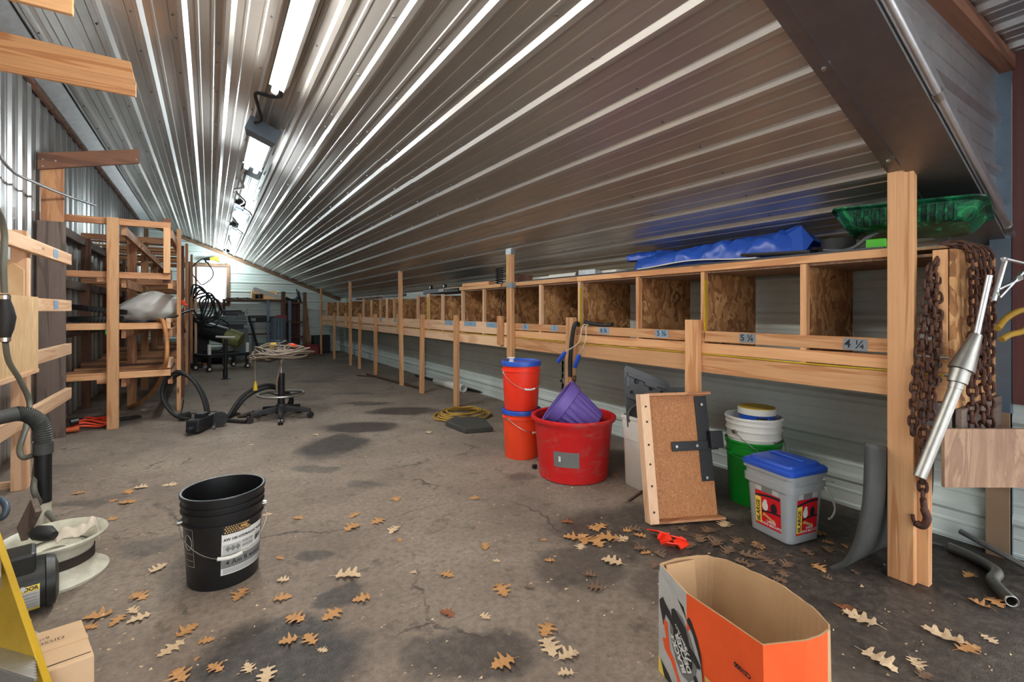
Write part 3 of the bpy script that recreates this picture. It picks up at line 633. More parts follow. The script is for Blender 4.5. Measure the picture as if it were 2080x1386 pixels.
# dark odds and ends on top of the farther bins
t = thing('tool_case', 'dark blue flat tool case lying across the bin dividers', 'tool case', (2.66, 5.7, 1.346))
MB().box(2.50, 2.86, 5.05, 6.15, 1.347, 1.408).build('case', 'black_strips', t, bevel=.006)
MB().box(2.492, 2.50, 5.45, 5.6, 1.36, 1.395).build('latch', 'steel', t)
for y_ in (5.55, 6.0):
    t = thing('caster_wheel', 'shiny caster wheel standing %s the latch of the dark tool case' % ('beside' if y_ < 5.8 else 'well beyond'), 'wheel', (2.56, y_, 1.409), 'caster wheels on the tool case')
    MB().tube([(2.545, y_, 1.436), (2.575, y_, 1.436)], .027, 18).build('tyre', 'black_rubber', t, smooth=40); MB().tube([(2.541, y_, 1.436), (2.579, y_, 1.436)], .014, 14).build('hub', 'bright_wire', t, smooth=40)
o = MB().box(2.52, 2.60, 7.05, 8.05, 1.346, 1.385).build('metal_channel', 'grey_plastic', None, bevel=.003); tag(o, 'grey metal channel resting on the far bin dividers', 'channel')
o = MB().box(2.55, 2.66, 8.45, 9.9, 1.337, 1.372).build('lumber_offcut', 'dark_lumber', None, bevel=.003); tag(o, 'dark lumber offcut lying on the farthest bin dividers', 'offcut')
# ---------------------------------------------------------------- things hung on the bench
t = thing('jump_rope', 'wire handled skipping rope with two blue grips hung over the rail', 'rope', (XF-.05, 2.75, .85))
MB().tube(spl([(XF+.02,2.82,1.00),(XF-.03,2.79,1.018),(XF-.056,2.80,.98),(XF-.06,2.83,.78),(XF-.056,2.84,.60)], 8), .017, 10).build('rubber_sleeve', 'black_rubber', t, smooth=50)
MB().tube(spl([(XF-.03,2.70,1.03),(XF+.01,2.55,1.012),(XF+.03,2.47,1.018)], 6), .014, 10).build('hook_end', 'black_rubber', t, smooth=50)
for (a, b, c_) in (((XF-.05,2.70,1.0),(XF-.10,2.69,.88),(XF-.12,2.82,.80)), ((XF-.05,2.66,1.0),(XF-.11,2.60,.90),(XF-.10,2.68,.79))):
    MB().tube(spl([(XF-.01,2.66,1.02), a, b, c_], 8), .0045, 6).build('wire', 'rope', t, smooth=50)
    d = (Vector(c_) - Vector(b)).normalized(); d = (d + Vector((0,.25,-.6))).normalized()
    MB().tube([Vector(c_)+d*.0, Vector(c_)+d*.02, Vector(c_)+d*.12], [.010,.017,.015], 12).build('grip', 'blue_plastic', t, smooth=50)
# chains -------------------------------------------------------------------------
def link_mesh(r, L, wd):
    pts = []
    for k in range(14):
        a = 2*PI*k/14; pts.append((wd/2*math.cos(a), 0, (L-wd)/2*(1 if math.sin(a) >= 0 else -1)*min(1, abs(math.sin(a))*3) + wd/2*math.sin(a)))
    m = MB(); m.tube(pts, r, 6, True); return m.mesh('link', [MAT['rust']], 60)
LK = link_mesh(.0062, .044, .026)
def chain(name, lab, path, step=.032, hook=None, cat='chain'):
    t = thing(name, lab, cat, path[-1]); P = spl(path, 30)
    acc = 0; last = P[0]; k = 0
    for p in P[1:]:
        acc += (p-last).length
        if acc >= step:
            acc = 0; d = (p-last).normalized(); o = bpy.data.objects.new('link', LK); COL.objects.link(o); o.parent = t
            q = d.to_track_quat('Z', 'Y') @ Euler((0, 0, (k % 2)*PI/2 + .5 + random.uniform(-.2,.2))).to_quaternion()
            o.rotation_mode = 'QUATERNION'; o.rotation_quaternion = q; o.location = p - Vector(path[-1]); k += 1
        last = p
    if hook:
        e = Vector(path[-1]); s = hook
        m = MB(); m.tube(spl([e + Vector((0,0,.01)), e + Vector((0,-.004,-.03))*s, e + Vector((.0,-.012,-.06))*s, e + Vector((0,.0,-.09))*s, e + Vector((0,.024,-.085))*s, e + Vector((0,.03,-.06))*s], 6), [.010*s]*6 + [.013*s]*18 + [.006*s]*7, 10); m.build('hook', 'rust', t, smooth=50)
    return t
cy = .655; cxx = XF-.03
g = 'rusty chains hung beside the near post'
for (dy, dx, zb, lab, hk) in ((.0,0,.52,'rusty steel chain hanging by the near post and ending in a big hook',1.0), (.028,-.010,.62,'rusty steel chain looped short beside the near post',0), (-.022,.012,.70,'rusty steel chain hanging loosely on the bench end boards',0)):
    chain('chain', lab, [(XF+.02, cy-.01, 1.345-.02*dx), (cxx+dx+.025, cy+dy*.3, 1.27), (cxx+dx+.01, cy+dy*.7, 1.1), (cxx+dx-.015, cy+dy+.012, .85), (cxx+dx-.02, cy+dy+.02, zb+.1 if not hk else .5), (cxx+dx-.02, cy+dy+.02, zb if not hk else .36)], hook=1.1 if hk else None)
ye = .575
for (x0, zb, yy, lab, hk) in ((2.50,.60,.56,'rusty steel chain with an open hook hanging over the strand-board end',1.1), (2.58,.64,.545,'rusty steel chain hanging in the middle of the strand-board end',0), (2.64,.62,.54,'rusty steel chain hung nearest the white wall on the bench end',0), (2.55,.86,.55,'short doubled rusty chain on the strand-board end',0)):
    chain('chain', lab, [(x0-.05, .64, 1.385), (x0-.01, .60, 1.385), (x0, yy, 1.345), (x0+.01, yy-.005, 1.15), (x0+.02, yy, .9), (x0+.02, yy, zb)], hook=1.2 if hk else None)
chain('chain', 'short dark chain hanging from the rail below the skipping rope', [(XF-.06,2.78,.62), (XF-.062,2.79,.56), (XF-.06,2.80,.50), (XF-.06,2.785,.44)], .03)
# ================================================================== FLOOR, right side: buckets, tub, boards
RGT = Vector((CC, -SS, 0)); FWD = Vector((SS, CC, 0)); UP = Vector((0,0,1))
def PD(u, v, zc): return Vector((0,0,CH)) + ray(u, v)*zc
def bail(t, c, r, z, ang, drop, mat='bright_wire', grip=None, rw=.0022, out=.012):
    """wire handle hung from two ears at height z, its middle hanging down on the side facing ang"""
    pts = []
    for k in range(25):
        a = -PI/2 + PI*k/24; w = math.cos(a); rr = r + out + (.006 if 2 < k < 22 else 0)
        th = ang + a; pts.append(Vector(c) + Vector((rr*math.cos(th), rr*math.sin(th), z - drop*w**1.3)))
    MB().tube(pts, rw, 6).build('bail', mat, t, smooth=60)
    for k in (0, 24):
        q = pts[k]; d = (q - Vector(c) - Vector((0,0,z))).normalized(); MB().tube([q - d*.014, q + d*.004], .012, 10).build('ear', mat, t, smooth=40)
    if grip: MB().tube(pts[10:15], .0075, 10).build('grip', grip, t, smooth=50)
def pail_profile(h, rb, rt, ribs=((.80,.006),(.87,.006),(.74,.006)), wall=.003):
    f = lambda z: rb + (rt-rb)*z/h
    o = [(0,.004), (rb-.012,.004), (rb-.010,0), (rb-.002,0), (rb,.006)]
    for (q, d) in sorted(ribs): z = q*h; o += [(f(z-.006), z-.006), (f(z)+d, z-.004), (f(z)+d, z+.001), (f(z), z+.003)]
    o += [(f(h-.016), h-.016), (rt+.006, h-.014), (rt+.007, h-.003), (rt+.004, h), (rt-wall, h-.001), (rb-wall, .010), (0, .010)]
    return o
def wrap(c, rfn, th0, out=.0012):      # (a, b) on the label to a point on a tapering pail
    def fn(a, b, d=0.):
        r = rfn(b) + out + d; th = th0 + a/r; return Vector(c) + Vector((r*math.cos(th), r*math.sin(th), b))
    return fn
def patch(fn, a0, a1, z0, z1, d=0., n=14, m=4):
    q = MB(); q.grid(lambda i, j: fn(a0 + (a1-a0)*i, z0 + (z1-z0)*j, d), n, m); return q
# ---- two orange pails, one on top of the other
c = Vector((2.03, 3.0, 0))
t = thing('orange_pail', 'orange plastic pail with a blue lid standing on the floor under another pail', 'bucket', c, 'orange pails with blue lids')
MB().lathe(pail_profile(.355, .128, .146, ((.86,.007),)), 40, c).build('body', 'orange_plastic', t, smooth=35)
MB().lathe([(0,.360),(.138,.360),(.140,.366),(.152,.366),(.155,.358),(.154,.334),(.151,.334),(.150,.352),(0,.354)], 40, c).build('lid', 'blue_plastic', t, smooth=35)
bail(t, c, .143, .305, math.radians(-78), .10, 'bright_wire', 'white_plastic')
c2 = c + Vector((-.004, .0, .3665))
t = thing('orange_pail', 'red-orange plastic pail with a white-spouted blue lid stacked on a second pail', 'bucket', c2, 'orange pails with blue lids')
MB().lathe(pail_profile(.355, .130, .146, ((.84,.008),)), 40, c2).build('body', 'red_orange_plastic', t, smooth=35)
l = MB().lathe([(0,.358),(.115,.358),(.120,.364),(.138,.364),(.141,.369),(.152,.369),(.155,.361),(.154,.334),(.151,.334),(.150,.352),(0,.352)], 40, c2).build('lid', 'blue_plastic', t, smooth=35)
MB().lathe([(0,.395),(.026,.395),(.028,.388),(.020,.384),(.018,.364),(.024,.358)], 20, c2 + Vector((-.075,.02,0))).build('spout', 'white_plastic', l, smooth=40)
bail(t, c2, .143, .285, math.radians(-100), .12, 'bright_wire', 'white_plastic')
# ---- red tub with a planter in it
a = NT('tub_red'); v = a.coord((1,1,1)); red = lin(206,28,30)
wear = a.ramp(a.noise(a.coord((3,3,7)), 2.2, 8, .75, .6), [(.52, W0), (.66, (.75,.75,.75,1))])
a.base(a.mix(wear, red, lin(168,96,88))); a.set(Roughness=.45); a.bump(a.noise(v, 40, 4), .1, .004); MAT['tub_red'] = a.m
c = Vector((2.10, 2.47, 0)); H = .41
t = thing('red_tub', 'big scuffed red plastic tub with rope handles on the floor', 'tub', c)
prof = [(0,.006),(.215,.006),(.222,0),(.232,.006),(.262,H-.06),(.266,H-.05),(.266,H-.03),(.284,H-.028),(.290,H-.016),(.288,H-.004),(.276,H),(.262,H-.006),(.226,.016),(0,.014)]
MB().lathe(prof, 56, c).build('body', 'tub_red', t, smooth=40)
rf = lambda z: .232 + (.262-.232)*z/(H-.06)
pf = wrap(c, rf, math.radians(-141)); patch(pf, -.085, .085, .115, .215).build('worn_sticker', 'print_grey', t); patch(pf, -.05, -.035, .15, .185, .001).build('sticker_scrap', 'paper_white', t)
lp = c + Vector((.17,.225,H-.05)); MB().tube(spl([lp + Vector((-.05,.0,-.02)), lp + Vector((-.045,.03,.07)), lp + Vector((.0,.04,.125)), lp + Vector((.06,.02,.12)), lp + Vector((.07,-.01,.06)), lp + Vector((.05,-.02,-.02))], 7), .012, 8).build('rope_handle', 'rope', t, smooth=50)
lp = c + Vector((-.2,-.2,H-.06))
pc = PD(1133, 815, 3.24); ax = (-.78*RGT + .61*UP + .10*FWD).normalized()
t = thing('purple_planter', 'fluted purple plastic planter tipped over inside the red tub', 'planter', pc - ax*.29)
Mq = ax.to_track_quat('Z', 'Y').to_matrix()
m = MB(); NN = 96
def flr(k, r, z): return r*(1 + (.03*math.cos(2*PI*k/4) if z < .225 else 0))
pr = [(.0,0),(.122,0),(.128,.006),(.154,.215),(.156,.22),(.166,.226),(.172,.29),(.176,.294),(.172,.298),(.164,.294),(.158,.23),(.118,.012),(0,.010)]
vs = [pc - ax*.29 + Mq @ Vector((flr(k,r,z)*math.cos(2*PI*k/NN), flr(k,r,z)*math.sin(2*PI*k/NN), z)) for r, z in pr for k in range(NN)]
m.add(vs, [(i*NN+k, i*NN+(k+1) % NN, (i+1)*NN+(k+1) % NN, (i+1)*NN+k) for i in range(len(pr)-1) for k in range(NN)]); m.build('shell', 'purple_plastic', t, smooth=35)
# ---- white square bin with a grey moulded panel standing in it
c = Vector((2.385, 1.985, 0)); Mr = Matrix.Translation(c) @ Matrix.Rotation(math.radians(-5), 4, 'Z')
t = thing('white_bin', 'dirty white square plastic bin behind the leaning particle board', 'bin', c)
def rloft(m, M, spec, r=.03, n=4): return loft(m, [[M @ Vector((x, y, z)) for x, y in rrect(hx, hy, min(r, hx-.002), n)] for hx, hy, z in spec])
rloft(MB(), Mr, ((.142,.143,0),(.148,.150,.008),(.156,.158,.30),(.160,.162,.302),(.163,.165,.43),(.168,.170,.432),(.168,.170,.452),(.158,.160,.452),(.138,.14,.02))).build('body', 'white_plastic', t, smooth=40)
t = thing('grey_moulded_panel', 'grey moulded plastic panel with cut-outs standing in the white bin', 'panel', c + Vector((0,0,.03)))
def pm(u, v, d=0.): return PD(u+10, v, 2.96 + (u-1258)/950*.55 + d)
outl = [(1258,748),(1262,742),(1300,757),(1345,776),(1352,788),(1400,786),(1402,842),(1350,852),(1325,850),(1322,870),(1264,868),(1259,800)]
m = MB(); n = len(outl); m.add([pm(u, v) for u, v in outl] + [pm(u, v, .05) for u, v in outl], [tuple(range(n)), tuple(range(2*n-1, n-1, -1))] + [(i, n+i, n+(i+1) % n, (i+1) % n) for i in range(n)]); m.build('plate', 'grey_plastic', t, bevel=.004)
for pl in ([(1264,756),(1340,784),(1345,793),(1268,765)], [(1264,800),(1318,822),(1318,829),(1264,808)], [(1262,764),(1270,766),(1270,785),(1262,788)], [(1300,772),(1325,782),(1325,792),(1300,783)]):
    k = len(pl); m = MB(); m.add([pm(u, v, -.014) for u, v in pl] + [pm(u, v, .0) for u, v in pl], [tuple(range(k)), tuple(range(2*k-1, k-1, -1))] + [(i, k+i, k+(i+1) % k, (i+1) % k) for i in range(k)]); m.build('rib', 'grey_plastic', t, bevel=.003)
for (u, v, r) in ((1283,775,.016),(1312,790,.012),(1334,797,.010),(1273,797,.010)):
    p = pm(u, v, -.004); MB().tube([p, p - FWD*.008], [r, r*.7], 14).build('socket', 'black_plastic', t, smooth=40)
for (u, v) in ((1292,845),):
    m = MB(); m.tube([pm(u, v, -.003), pm(u, v, -.008)], [.055,.05], 20); m.build('opening', 'black_plastic', t)
    m = MB(); m.tube([pm(u+26*math.cos(2*PI*k/20), v+24*math.sin(2*PI*k/20), -.008) for k in range(20)], .008, 6, True); m.build('opening_rim', 'grey_plastic', t, smooth=50)
# ---- particle board panel in a frame, leaning on the bench post
BL, BR = Vector((1.979,1.660,.002)), Vector((2.316,1.511,.002)); e1 = (BR-BL).normalized(); bk = Vector((.404,.913,0)); top = bk*.122 + UP*.655; e2 = top.normalized(); e3 = e1.cross(e2).normalized()   # e3 faces the camera
if e3.dot(FWD) > 0: e3 = -e3
Mb = Matrix.Identity(4)
for i in range(3): Mb[i][0], Mb[i][1], Mb[i][2], Mb[i][3] = e1[i], e2[i], e3[i], BL[i]
Wd, Hd = (BR-BL).length, top.length
t = thing('particle_board_panel', 'particle board panel framed in pine with black iron brackets leaning on a bench post', 'board', BL)
def bb(name, x0, x1, y0, y1, z0, z1, mat, bev=.002):
    m = MB().box(x0, x1, y0, y1, z0, z1); m.move(Mb); return m.build(name, mat, t, bevel=bev)
bb('board', .0, Wd-.01, .012, Hd-.012, -.016, 0, 'particle_board'); bb('stile', -.052, .0, .0, Hd, -.018, .045, 'pale_pine')
bb('top_strip', .0, Wd+.004, Hd-.012, Hd+.004, -.018, .03, 'rack_pine'); bb('bottom_strip', .0, Wd+.006, .0, .012, -.018, .05, 'rack_pine')
bb('iron_plate', Wd-.085, Wd-.012, .19, Hd-.02, .001, .006, 'black_steel'); bb('iron_strap', Wd-.245, Wd+.03, .355, .405, .0065, .012, 'black_steel'); bb('hinge_knuckle', Wd-.03, Wd+.045, .365, .455, .013, .040, 'black_steel')
for x, y in ((Wd-.06,.21),(Wd-.05,.60),(Wd-.22,.38),(Wd-.10,.38)):
    m = MB().tube([(x,y,.006),(x,y,.017)], .008, 10); m.move(Mb); m.build('bolt', 'steel', t, smooth=40)
for y in (.06,.19,.30,.40,.52,.60):
    m = MB().tube([(-.026,y,.0455),(-.026,y,.047)], .006, 8); m.move(Mb); m.build('nail_head', 'grime', t)
# ---- green pail, white pail nested in it, blue tub in that
c = Vector((2.70, 1.545, 0))
t = thing('green_pail', 'green plastic pail on the floor with a white pail nested in it', 'bucket', c)
MB().lathe(pail_profile(.368, .131, .149, ((.80,.006),(.93,.004))), 40, c).build('body', 'green_plastic', t, smooth=35); bail(t, c, .146, .285, math.radians(-115), .02, 'green_plastic')
c = Vector((2.70, 1.545, .135))
t = thing('white_pail', 'white plastic pail nested in the green pail', 'bucket', c)
MB().lathe(pail_profile(.368, .126, .149, ((.68,.006),(.80,.007),(.90,.006))), 40, c).build('body', 'white_plastic', t, smooth=35); bail(t, c, .146, .285, math.radians(-100), .13, 'steel')
fn = wrap(c, lambda z: .126 + .023*z/.368, math.radians(-88)); text(MB(), 'The Home', .020, lambda a, b: fn(a, b+.236), bold=.0004).build('lettering', 'print_dark', t)
c = Vector((2.735, 1.545, .375))
t = thing('blue_tub', 'small blue and white plastic tub with a yellow lid inside the white pail', 'tub', c)
MB().lathe([(0,.0),(.084,.0),(.088,.004),(.096,.135)], 36, c).build('cup', 'blue_plastic', t, smooth=40)
MB().lathe([(.098,.135),(.102,.135),(.103,.170),(.098,.171)], 36, c).build('lid_skirt', 'white_plastic', t, smooth=40); MB().lathe([(.099,.171),(.098,.174),(.09,.172),(0,.172)], 36, c).build('lid', 'yellow_plastic', t, smooth=40)
fn = wrap(c, lambda z: .088 + .008*z/.135, math.radians(-128)); patch(fn, -.04, .02, .075, .125).build('logo_patch', 'ink', t); text(MB(), "AMERICA'S", .017, lambda a, b: fn(a-.01, b+.108, .001), bold=.0003).build('lettering', 'paper_white', t); text(MB(), 'OXI', .045, lambda a, b: fn(a+.055, b+.085, .001), bold=.001).build('lettering', 'paper_white', t)
# ---- clear dog biscuit pail
c = Vector((2.432, 1.235, 0)); rz = math.radians(-11); Mr = Matrix.Translation(c) @ Matrix.Rotation(rz, 4, 'Z')
t = thing('biscuit_pail', 'clear plastic dog biscuit pail with a blue lid and red labels', 'pail', c)
rloft(MB(), Mr, ((.098,.105,.0),(.106,.113,.006),(.118,.126,.25),(.130,.138,.252),(.131,.139,.285),(.124,.132,.288),(.126,.134,.318),(.134,.142,.32),(.134,.142,.34),(.122,.130,.34),(.114,.122,.25),(.100,.108,.012)), .032, 5).build('body', 'clear_plastic', t, smooth=40)
rloft(MB(), Mr, ((.099,.106,.013),(.105,.112,.125),),  .03, 5).build('contents', 'grey_plastic', t, smooth=40)
l = rloft(MB(), Mr, ((.136,.144,.335),(.137,.145,.352),(.128,.136,.362),(.112,.120,.364),(.108,.116,.376),(.09,.10,.379)), .03, 5).build('lid', 'blue_plastic', t, smooth=40)
m = MB(); m.boxc((.02,0,.383), (.012,.19,.008)); m.move(Mr); m.build('lid_ridge', 'blue_plastic', l, bevel=.003)
def side(face, x, z, d=0.):      # face 0 looks along -x, face 1 along -y; x runs to the right as seen from outside
    q = (z-.006)/.244; hx = .106 + .012*q + .0016 + d; hy = .113 + .013*q + .0016 + d
    return Mr @ (Vector((-hx, -x, z)) if face == 0 else Vector((x, -hy, z)))
def quad(face, x0, x1, z0, z1, d, name, mat, par=None, sh=0.):
    m = MB(); m.add([side(face, x0+sh, z0, d), side(face, x1+sh, z0, d), side(face, x1, z1, d), side(face, x0, z1, d)], [(0,1,2,3)]); return m.build(name, mat, par or t)
for fc in (0, 1):
    lb = quad(fc, -.068, .072, .045, .215, .0, 'label', 'print_red')
    quad(fc, -.068, -.034, .055, .185, .0007, 'side_strip', 'print_yellow', lb); quad(fc, -.062, .065, .218, .243, .0, 'photo_strip', 'print_silver'); quad(fc, -.03, .03, .219, .242, .0008, 'photo', 'print_grey')
    m = MB(); m.add([side(fc, -.068+.14*k/12, .183 + .016*math.sin(PI*k/12*.6), .0008) for k in range(13)] + [side(fc, -.068+.14*k/12, .193 + .018*math.sin(PI*k/12*.6), .0008) for k in range(13)], [(k, k+1, 14+k, 13+k) for k in range(12)]); m.build('banner', 'ink', lb)
    m = MB(); m.add([side(fc, -.034+.106*k/12, .112 + .012*math.sin(PI*k/12*.6), .0008) for k in range(13)] + [side(fc, -.034+.106*k/12, .120 + .013*math.sin(PI*k/12*.6), .0008) for k in range(13)], [(k, k+1, 14+k, 13+k) for k in range(12)]); m.build('banner', 'ink', lb)
    for (x, z, w, h, mt) in ((-.012,.148,.017,.026,'paper_white'), (-.010,.172,.010,.010,'paper_white'), (.036,.148,.018,.028,'ink'), (.040,.172,.011,.010,'dark_red_plastic')):   # the two dogs
        m = MB(); m.add([side(fc, x + w*math.cos(2*PI*k/14), z + h*math.sin(2*PI*k/14)*.9, .0011) for k in range(14)], [tuple(range(14))]); m.build('dog_picture', mt, lb)
    m = MB(); m.add([side(fc, x, z, .0011) for x, z in ((-.026,.108),(-.018,.112),(.03,.092),(.038,.094),(.04,.084),(.03,.080),(-.016,.098),(-.026,.096))], [tuple(range(8))]); m.build('biscuit_picture', 'print_tan', lb)
    text(MB(), 'LARGE', .030, lambda a, b: side(fc, -.051 - b, .122 + a, .0015), bold=.0006).build('lettering', 'ink', lb)
    text(MB(), 'LARGE\nDOG BISCUITS', .0165, lambda a, b: side(fc, .020 + a, .068 + b, .0015), bold=.0006).build('lettering', 'paper_white', lb)
    m = MB()
    for k in range(2): m.add([side(fc, x, z, .0014) for x, z in ((-.058+.010*k,.060),(-.052+.010*k,.060),(-.052+.010*k,.078),(-.058+.010*k,.078))], [(0,1,2,3)])
    m.build('icon', 'ink', lb)
m = MB(); m.tube(spl([side(1, .10, .262, .012), side(1, .10, .255, .02), side(1, .135, .20, .03), side(1, .155, .15, .03), side(1, .150, .11, .02), side(1, .128, .105, .02)], 7), .005, 8); m.build('bail', 'white_plastic', t, smooth=50)
m = MB(); m.tube(spl([side(1, .085, .305, .014), side(1, .13, .292, .016), side(1, .16, .28, .012)], 6), .005, 8); m.build('bail', 'white_plastic', t, smooth=50)
# ---- curved rubber belt behind the near post
t = None
lp_ = [(.92,0.004),(.875,.045),(.84,.11),(.815,.20),(.798,.30),(.79,.393),(.785,.583)]
P = spl([(0, y+.026, z) for y, z in lp_], 6); n = len(P)
m = MB(); rows = []
for k, x in enumerate((2.245, 2.42, 2.60, 2.78, 2.93)):
    sy = 1 - .06*k; rows.append([Vector((x, .811 + (p.y-.811)*sy - .004*k, p.z*(1 - .075*k))) for p in P])
m.add([p for r in rows for p in r], [(k*n+i, k*n+i+1, (k+1)*n+i+1, (k+1)*n+i) for k in range(4) for i in range(n-1)])
o = m.build('curved_rubber_belt', 'grey_rubber', None, smooth=60, solid=.02); tag(o, 'thick curved piece of black rubber belt standing behind the near bench post', 'rubber belt')
# ---- pipes on the floor under the bench end
o = MB().tube(spl([(2.88,.72,.022),(2.86,.655,.022),(2.82,.585,.022),(2.765,.540,.022),(2.66,.530,.022),(2.54,.455,.022)], 8), .0195, 12, cap=False).build('bent_pipe', 'steel', None, smooth=60, solid=.004); tag(o, 'bent steel pipe with an open end lying on the dark floor', 'pipe')
o = MB().tube([(2.985,.705,.075),(2.90,.46,.028)], .013, 12).build('conduit_pipe', 'galvanised', None, smooth=60); tag(o, 'straight shiny conduit pipe propped against the white wall', 'pipe')
o = MB().tube([(2.90,.83,.008),(2.905,.74,.008)], .006, 8).build('thin_rod', 'steel', None, smooth=60); tag(o, 'thin steel rod on the floor behind the near post', 'rod')
o = MB().box(XR-.055, XR-.022, .545, .625, .0, .66).build('trim_6', 'brown_paint', None, bevel=.002); o['kind'] = 'structure'
# ---- plywood sheet across the open end, and the puller tool leaning on it
p0 = Vector((2.352, .60, 0)); d = RGT
t = thing('plywood_sheet', 'stained plywood strip standing across the open bench end', 'plywood', p0 + Vector((.2,-.1,.44)))
MB().hexa([p0 + d*a + FWD*b + UP*z for z in (.445,.668) for a, b in ((0,0),(.62,0),(.62,.014),(0,.014))]).build('sheet', 'stained_plywood', t)
MB().hexa([p0 + d*a + FWD*b + UP*z for z in (.0,.50) for a, b in ((.53,.018),(.60,.018),(.60,.055),(.53,.055))]).build('leg', 'old_plank', t)
t = thing('slide_puller', 'grey steel slide puller bar with a cone leaning on the plywood strip', 'tool', (2.33,.57,.33))
q0, q1, q2, q3 = PD(1868,970,1.72), PD(1940,790,1.74), PD(1952,752,1.745), PD(1984,680,1.75)
MB().tube([q0, q1], .020, 14).build('bar', 'steel', t, smooth=50); MB().tube([q1, q1 + (q2-q1)*.3, q1 + (q2-q1)*.32, q2], [.022,.022,.030,.030], 16).build('collar', 'steel', t, smooth=35); MB().tube([q2, q3], [.040,.018], 18).build('cone', 'steel', t, smooth=50); MB().tube([q3, PD(2010,560,1.76)], .010, 10).build('rod', 'galvanised', t, smooth=50)
t = thing('puller_arms', 'bare steel puller with two jointed arms hung beside the chains', 'tool', PD(2030,620,1.74))
for pa, pb in (((2018,612),(2042,528)), ((2036,525),(2078,535)), ((2026,588),(2074,566)), ((2028,605),(2078,552))):
    MB().beam(PD(*pa,1.74), PD(*pb,1.75), .008, .016, FWD).build('arm', 'galvanised', t, bevel=.002)
for (u, v) in ((2040,527),(2072,564),(2024,598)): MB().tube([PD(u,v,1.735), PD(u,v,1.76)], .009, 12).build('pivot', 'steel', t, smooth=40)
t = thing('yellow_hose', 'dirty yellow hose looped on the wall beside the chains', 'hose', PD(2060,660,1.78))
MB().tube(spl([PD(2026,668,1.74), PD(2046,645,1.78), PD(2080,630,1.80), PD(2100,650,1.80), PD(2080,672,1.78), PD(2052,680,1.76), PD(2034,690,1.75)], 7), .011, 10).build('hose', 'yellow_hose', t, smooth=60)
# ---- small stuff by the tub and under the bench
m = MB(); rp = [F(1322,1078,.02), F(1345,1082,.045), F(1338,1096,.015), F(1362,1090,.03), F(1392,1098,.02), F(1375,1108,.012), F(1348,1104,.03)]
m = MB(); 
for i in range(len(rp)-1): m.beam(rp[i], rp[i+1], .05, .006, (.3,.6 if i % 2 else -.5,1))
o = m.build('red_strap', 'red_orange_plastic', None); tag(o, 'crumpled red plastic strap among the leaves', 'strap')
m = MB()
for k in range(5):
    R0 = .27 - .028*k + .01*math.sin(k*2); cc = Vector((2.24 + .02*math.sin(k*1.7), 4.42 + .02*math.cos(k*2.1), .012 + .014*k))
    m.tube([cc + Vector((R0*1.1*math.cos(2*PI*j/40), R0*math.sin(2*PI*j/40), .004*math.sin(j*.9+k))) for j in range(40)], .0105, 8, True)
t = thing('garden_hose', 'coiled dirty yellow air hose lying on the floor by a bench post', 'hose', (2.24,4.42,0)); m.build('coil', 'yellow_hose', t, smooth=60)
MB().tube(spl([(2.02,4.22,.012),(1.96,4.12,.012),(1.95,4.02,.012),(1.985,3.93,.012)], 6), .0105, 8).build('loose_end', 'yellow_hose', t, smooth=60)
m = MB(); m.add([F(905,866), F(945,882), F(1000,878), F(985,860), F(930,852)] + [F(905,866)+UP*.05, F(945,882)+UP*.05, F(1000,878)+UP*.05, F(985,860)+UP*.05, F(930,852)+UP*.05], [(4,3,2,1,0),(5,6,7,8,9)] + [(i,(i+1) % 5,5+(i+1) % 5,5+i) for i in range(5)])
o = m.build('stone_slab', 'stone', None, bevel=.008); tag(o, 'dark square paving slab lying beside the coiled yellow hose', 'slab')
m = MB(); m.tube([F(885,781)+UP*.05, F(942,797)+UP*.05], .05, 18, cap=False); o = m.build('drain_pipe', 'white_plastic', None, smooth=60, solid=.006); tag(o, 'white plastic drain pipe lying by the white wall', 'pipe')
for (p, q, r, mt, lab) in ((F(745,762), F(852,791), .018, 'rust', 'long rusty iron bar lying under the bench by its middle posts'), (F(726,764), F(775,768), .010, 'rust', 'short rusty rod lying beside the long iron bar'), (F(845,765), F(985,802), .02, 'black_steel', 'long black iron pipe lying along the foot of the white wall')):
    o = MB().tube([p + UP*r, q + UP*r], r, 10).build('iron_bar', mt, None, smooth=60); tag(o, lab, 'bar')
o = MB().tube([F(1280,985)+UP*.012, F(1288,990)+UP*.012], .012, 10).build('metal_plug', 'steel', None, smooth=40); tag(o, 'small grey metal plug on the floor by the white bin', 'plug')
o = MB().boxc(F(1086,952)+UP*.014, (.028,.028,.028), (0,0,.4)).build('bottle_cap', 'black_plastic', None, bevel=.004); tag(o, 'tiny black plastic cap on the floor by the orange pails', 'cap')
o = MB().tube([F(1276,1020)+UP*.008, F(1308,998)+UP*.008], .007, 7).build('wood_stick', 'old_plank', None, smooth=40); tag(o, 'short wooden stick on the floor in front of the white bin', 'stick')
# ================================================================== LEFT SIDE: lumber rack and what lies on it
rack = thing('lumber_rack', 'tall open pine lumber rack with slatted shelves along the metal wall', 'rack', (-.75, 8.3, 0))
def rb(name, x0, x1, y0, y1, z0, z1, mat='rack_pine', par=None, bev=.002): return MB().box(x0, x1, y0, y1, z0, z1).build(name, mat, par or rack, bevel=bev)
LV = [2.0, 1.49, 1.0, .53]; ST = [5.77, 7.07, 8.36, 9.7, 10.9]; XM, XRR, XW = -.765, -.305, -1.20
for i, y in enumerate(ST):
    rb('post', XM-.044, XM+.044, y-.019, y+.019, 0, 2.005 if i else 2.0, 'pine' if i == 0 else 'rack_pine')
    rb('post', XW-.02, XW+.06, y+.03, y+.068, 0, 1.96, 'dark_lumber')
    for L in LV:
        rb('crossbar', XW-.02, XRR-.02 if i == 0 else XRR-.03, y+.020, y+.058, L-.062, L, 'rack_pine' if (i or L > 1.2) else 'pine')
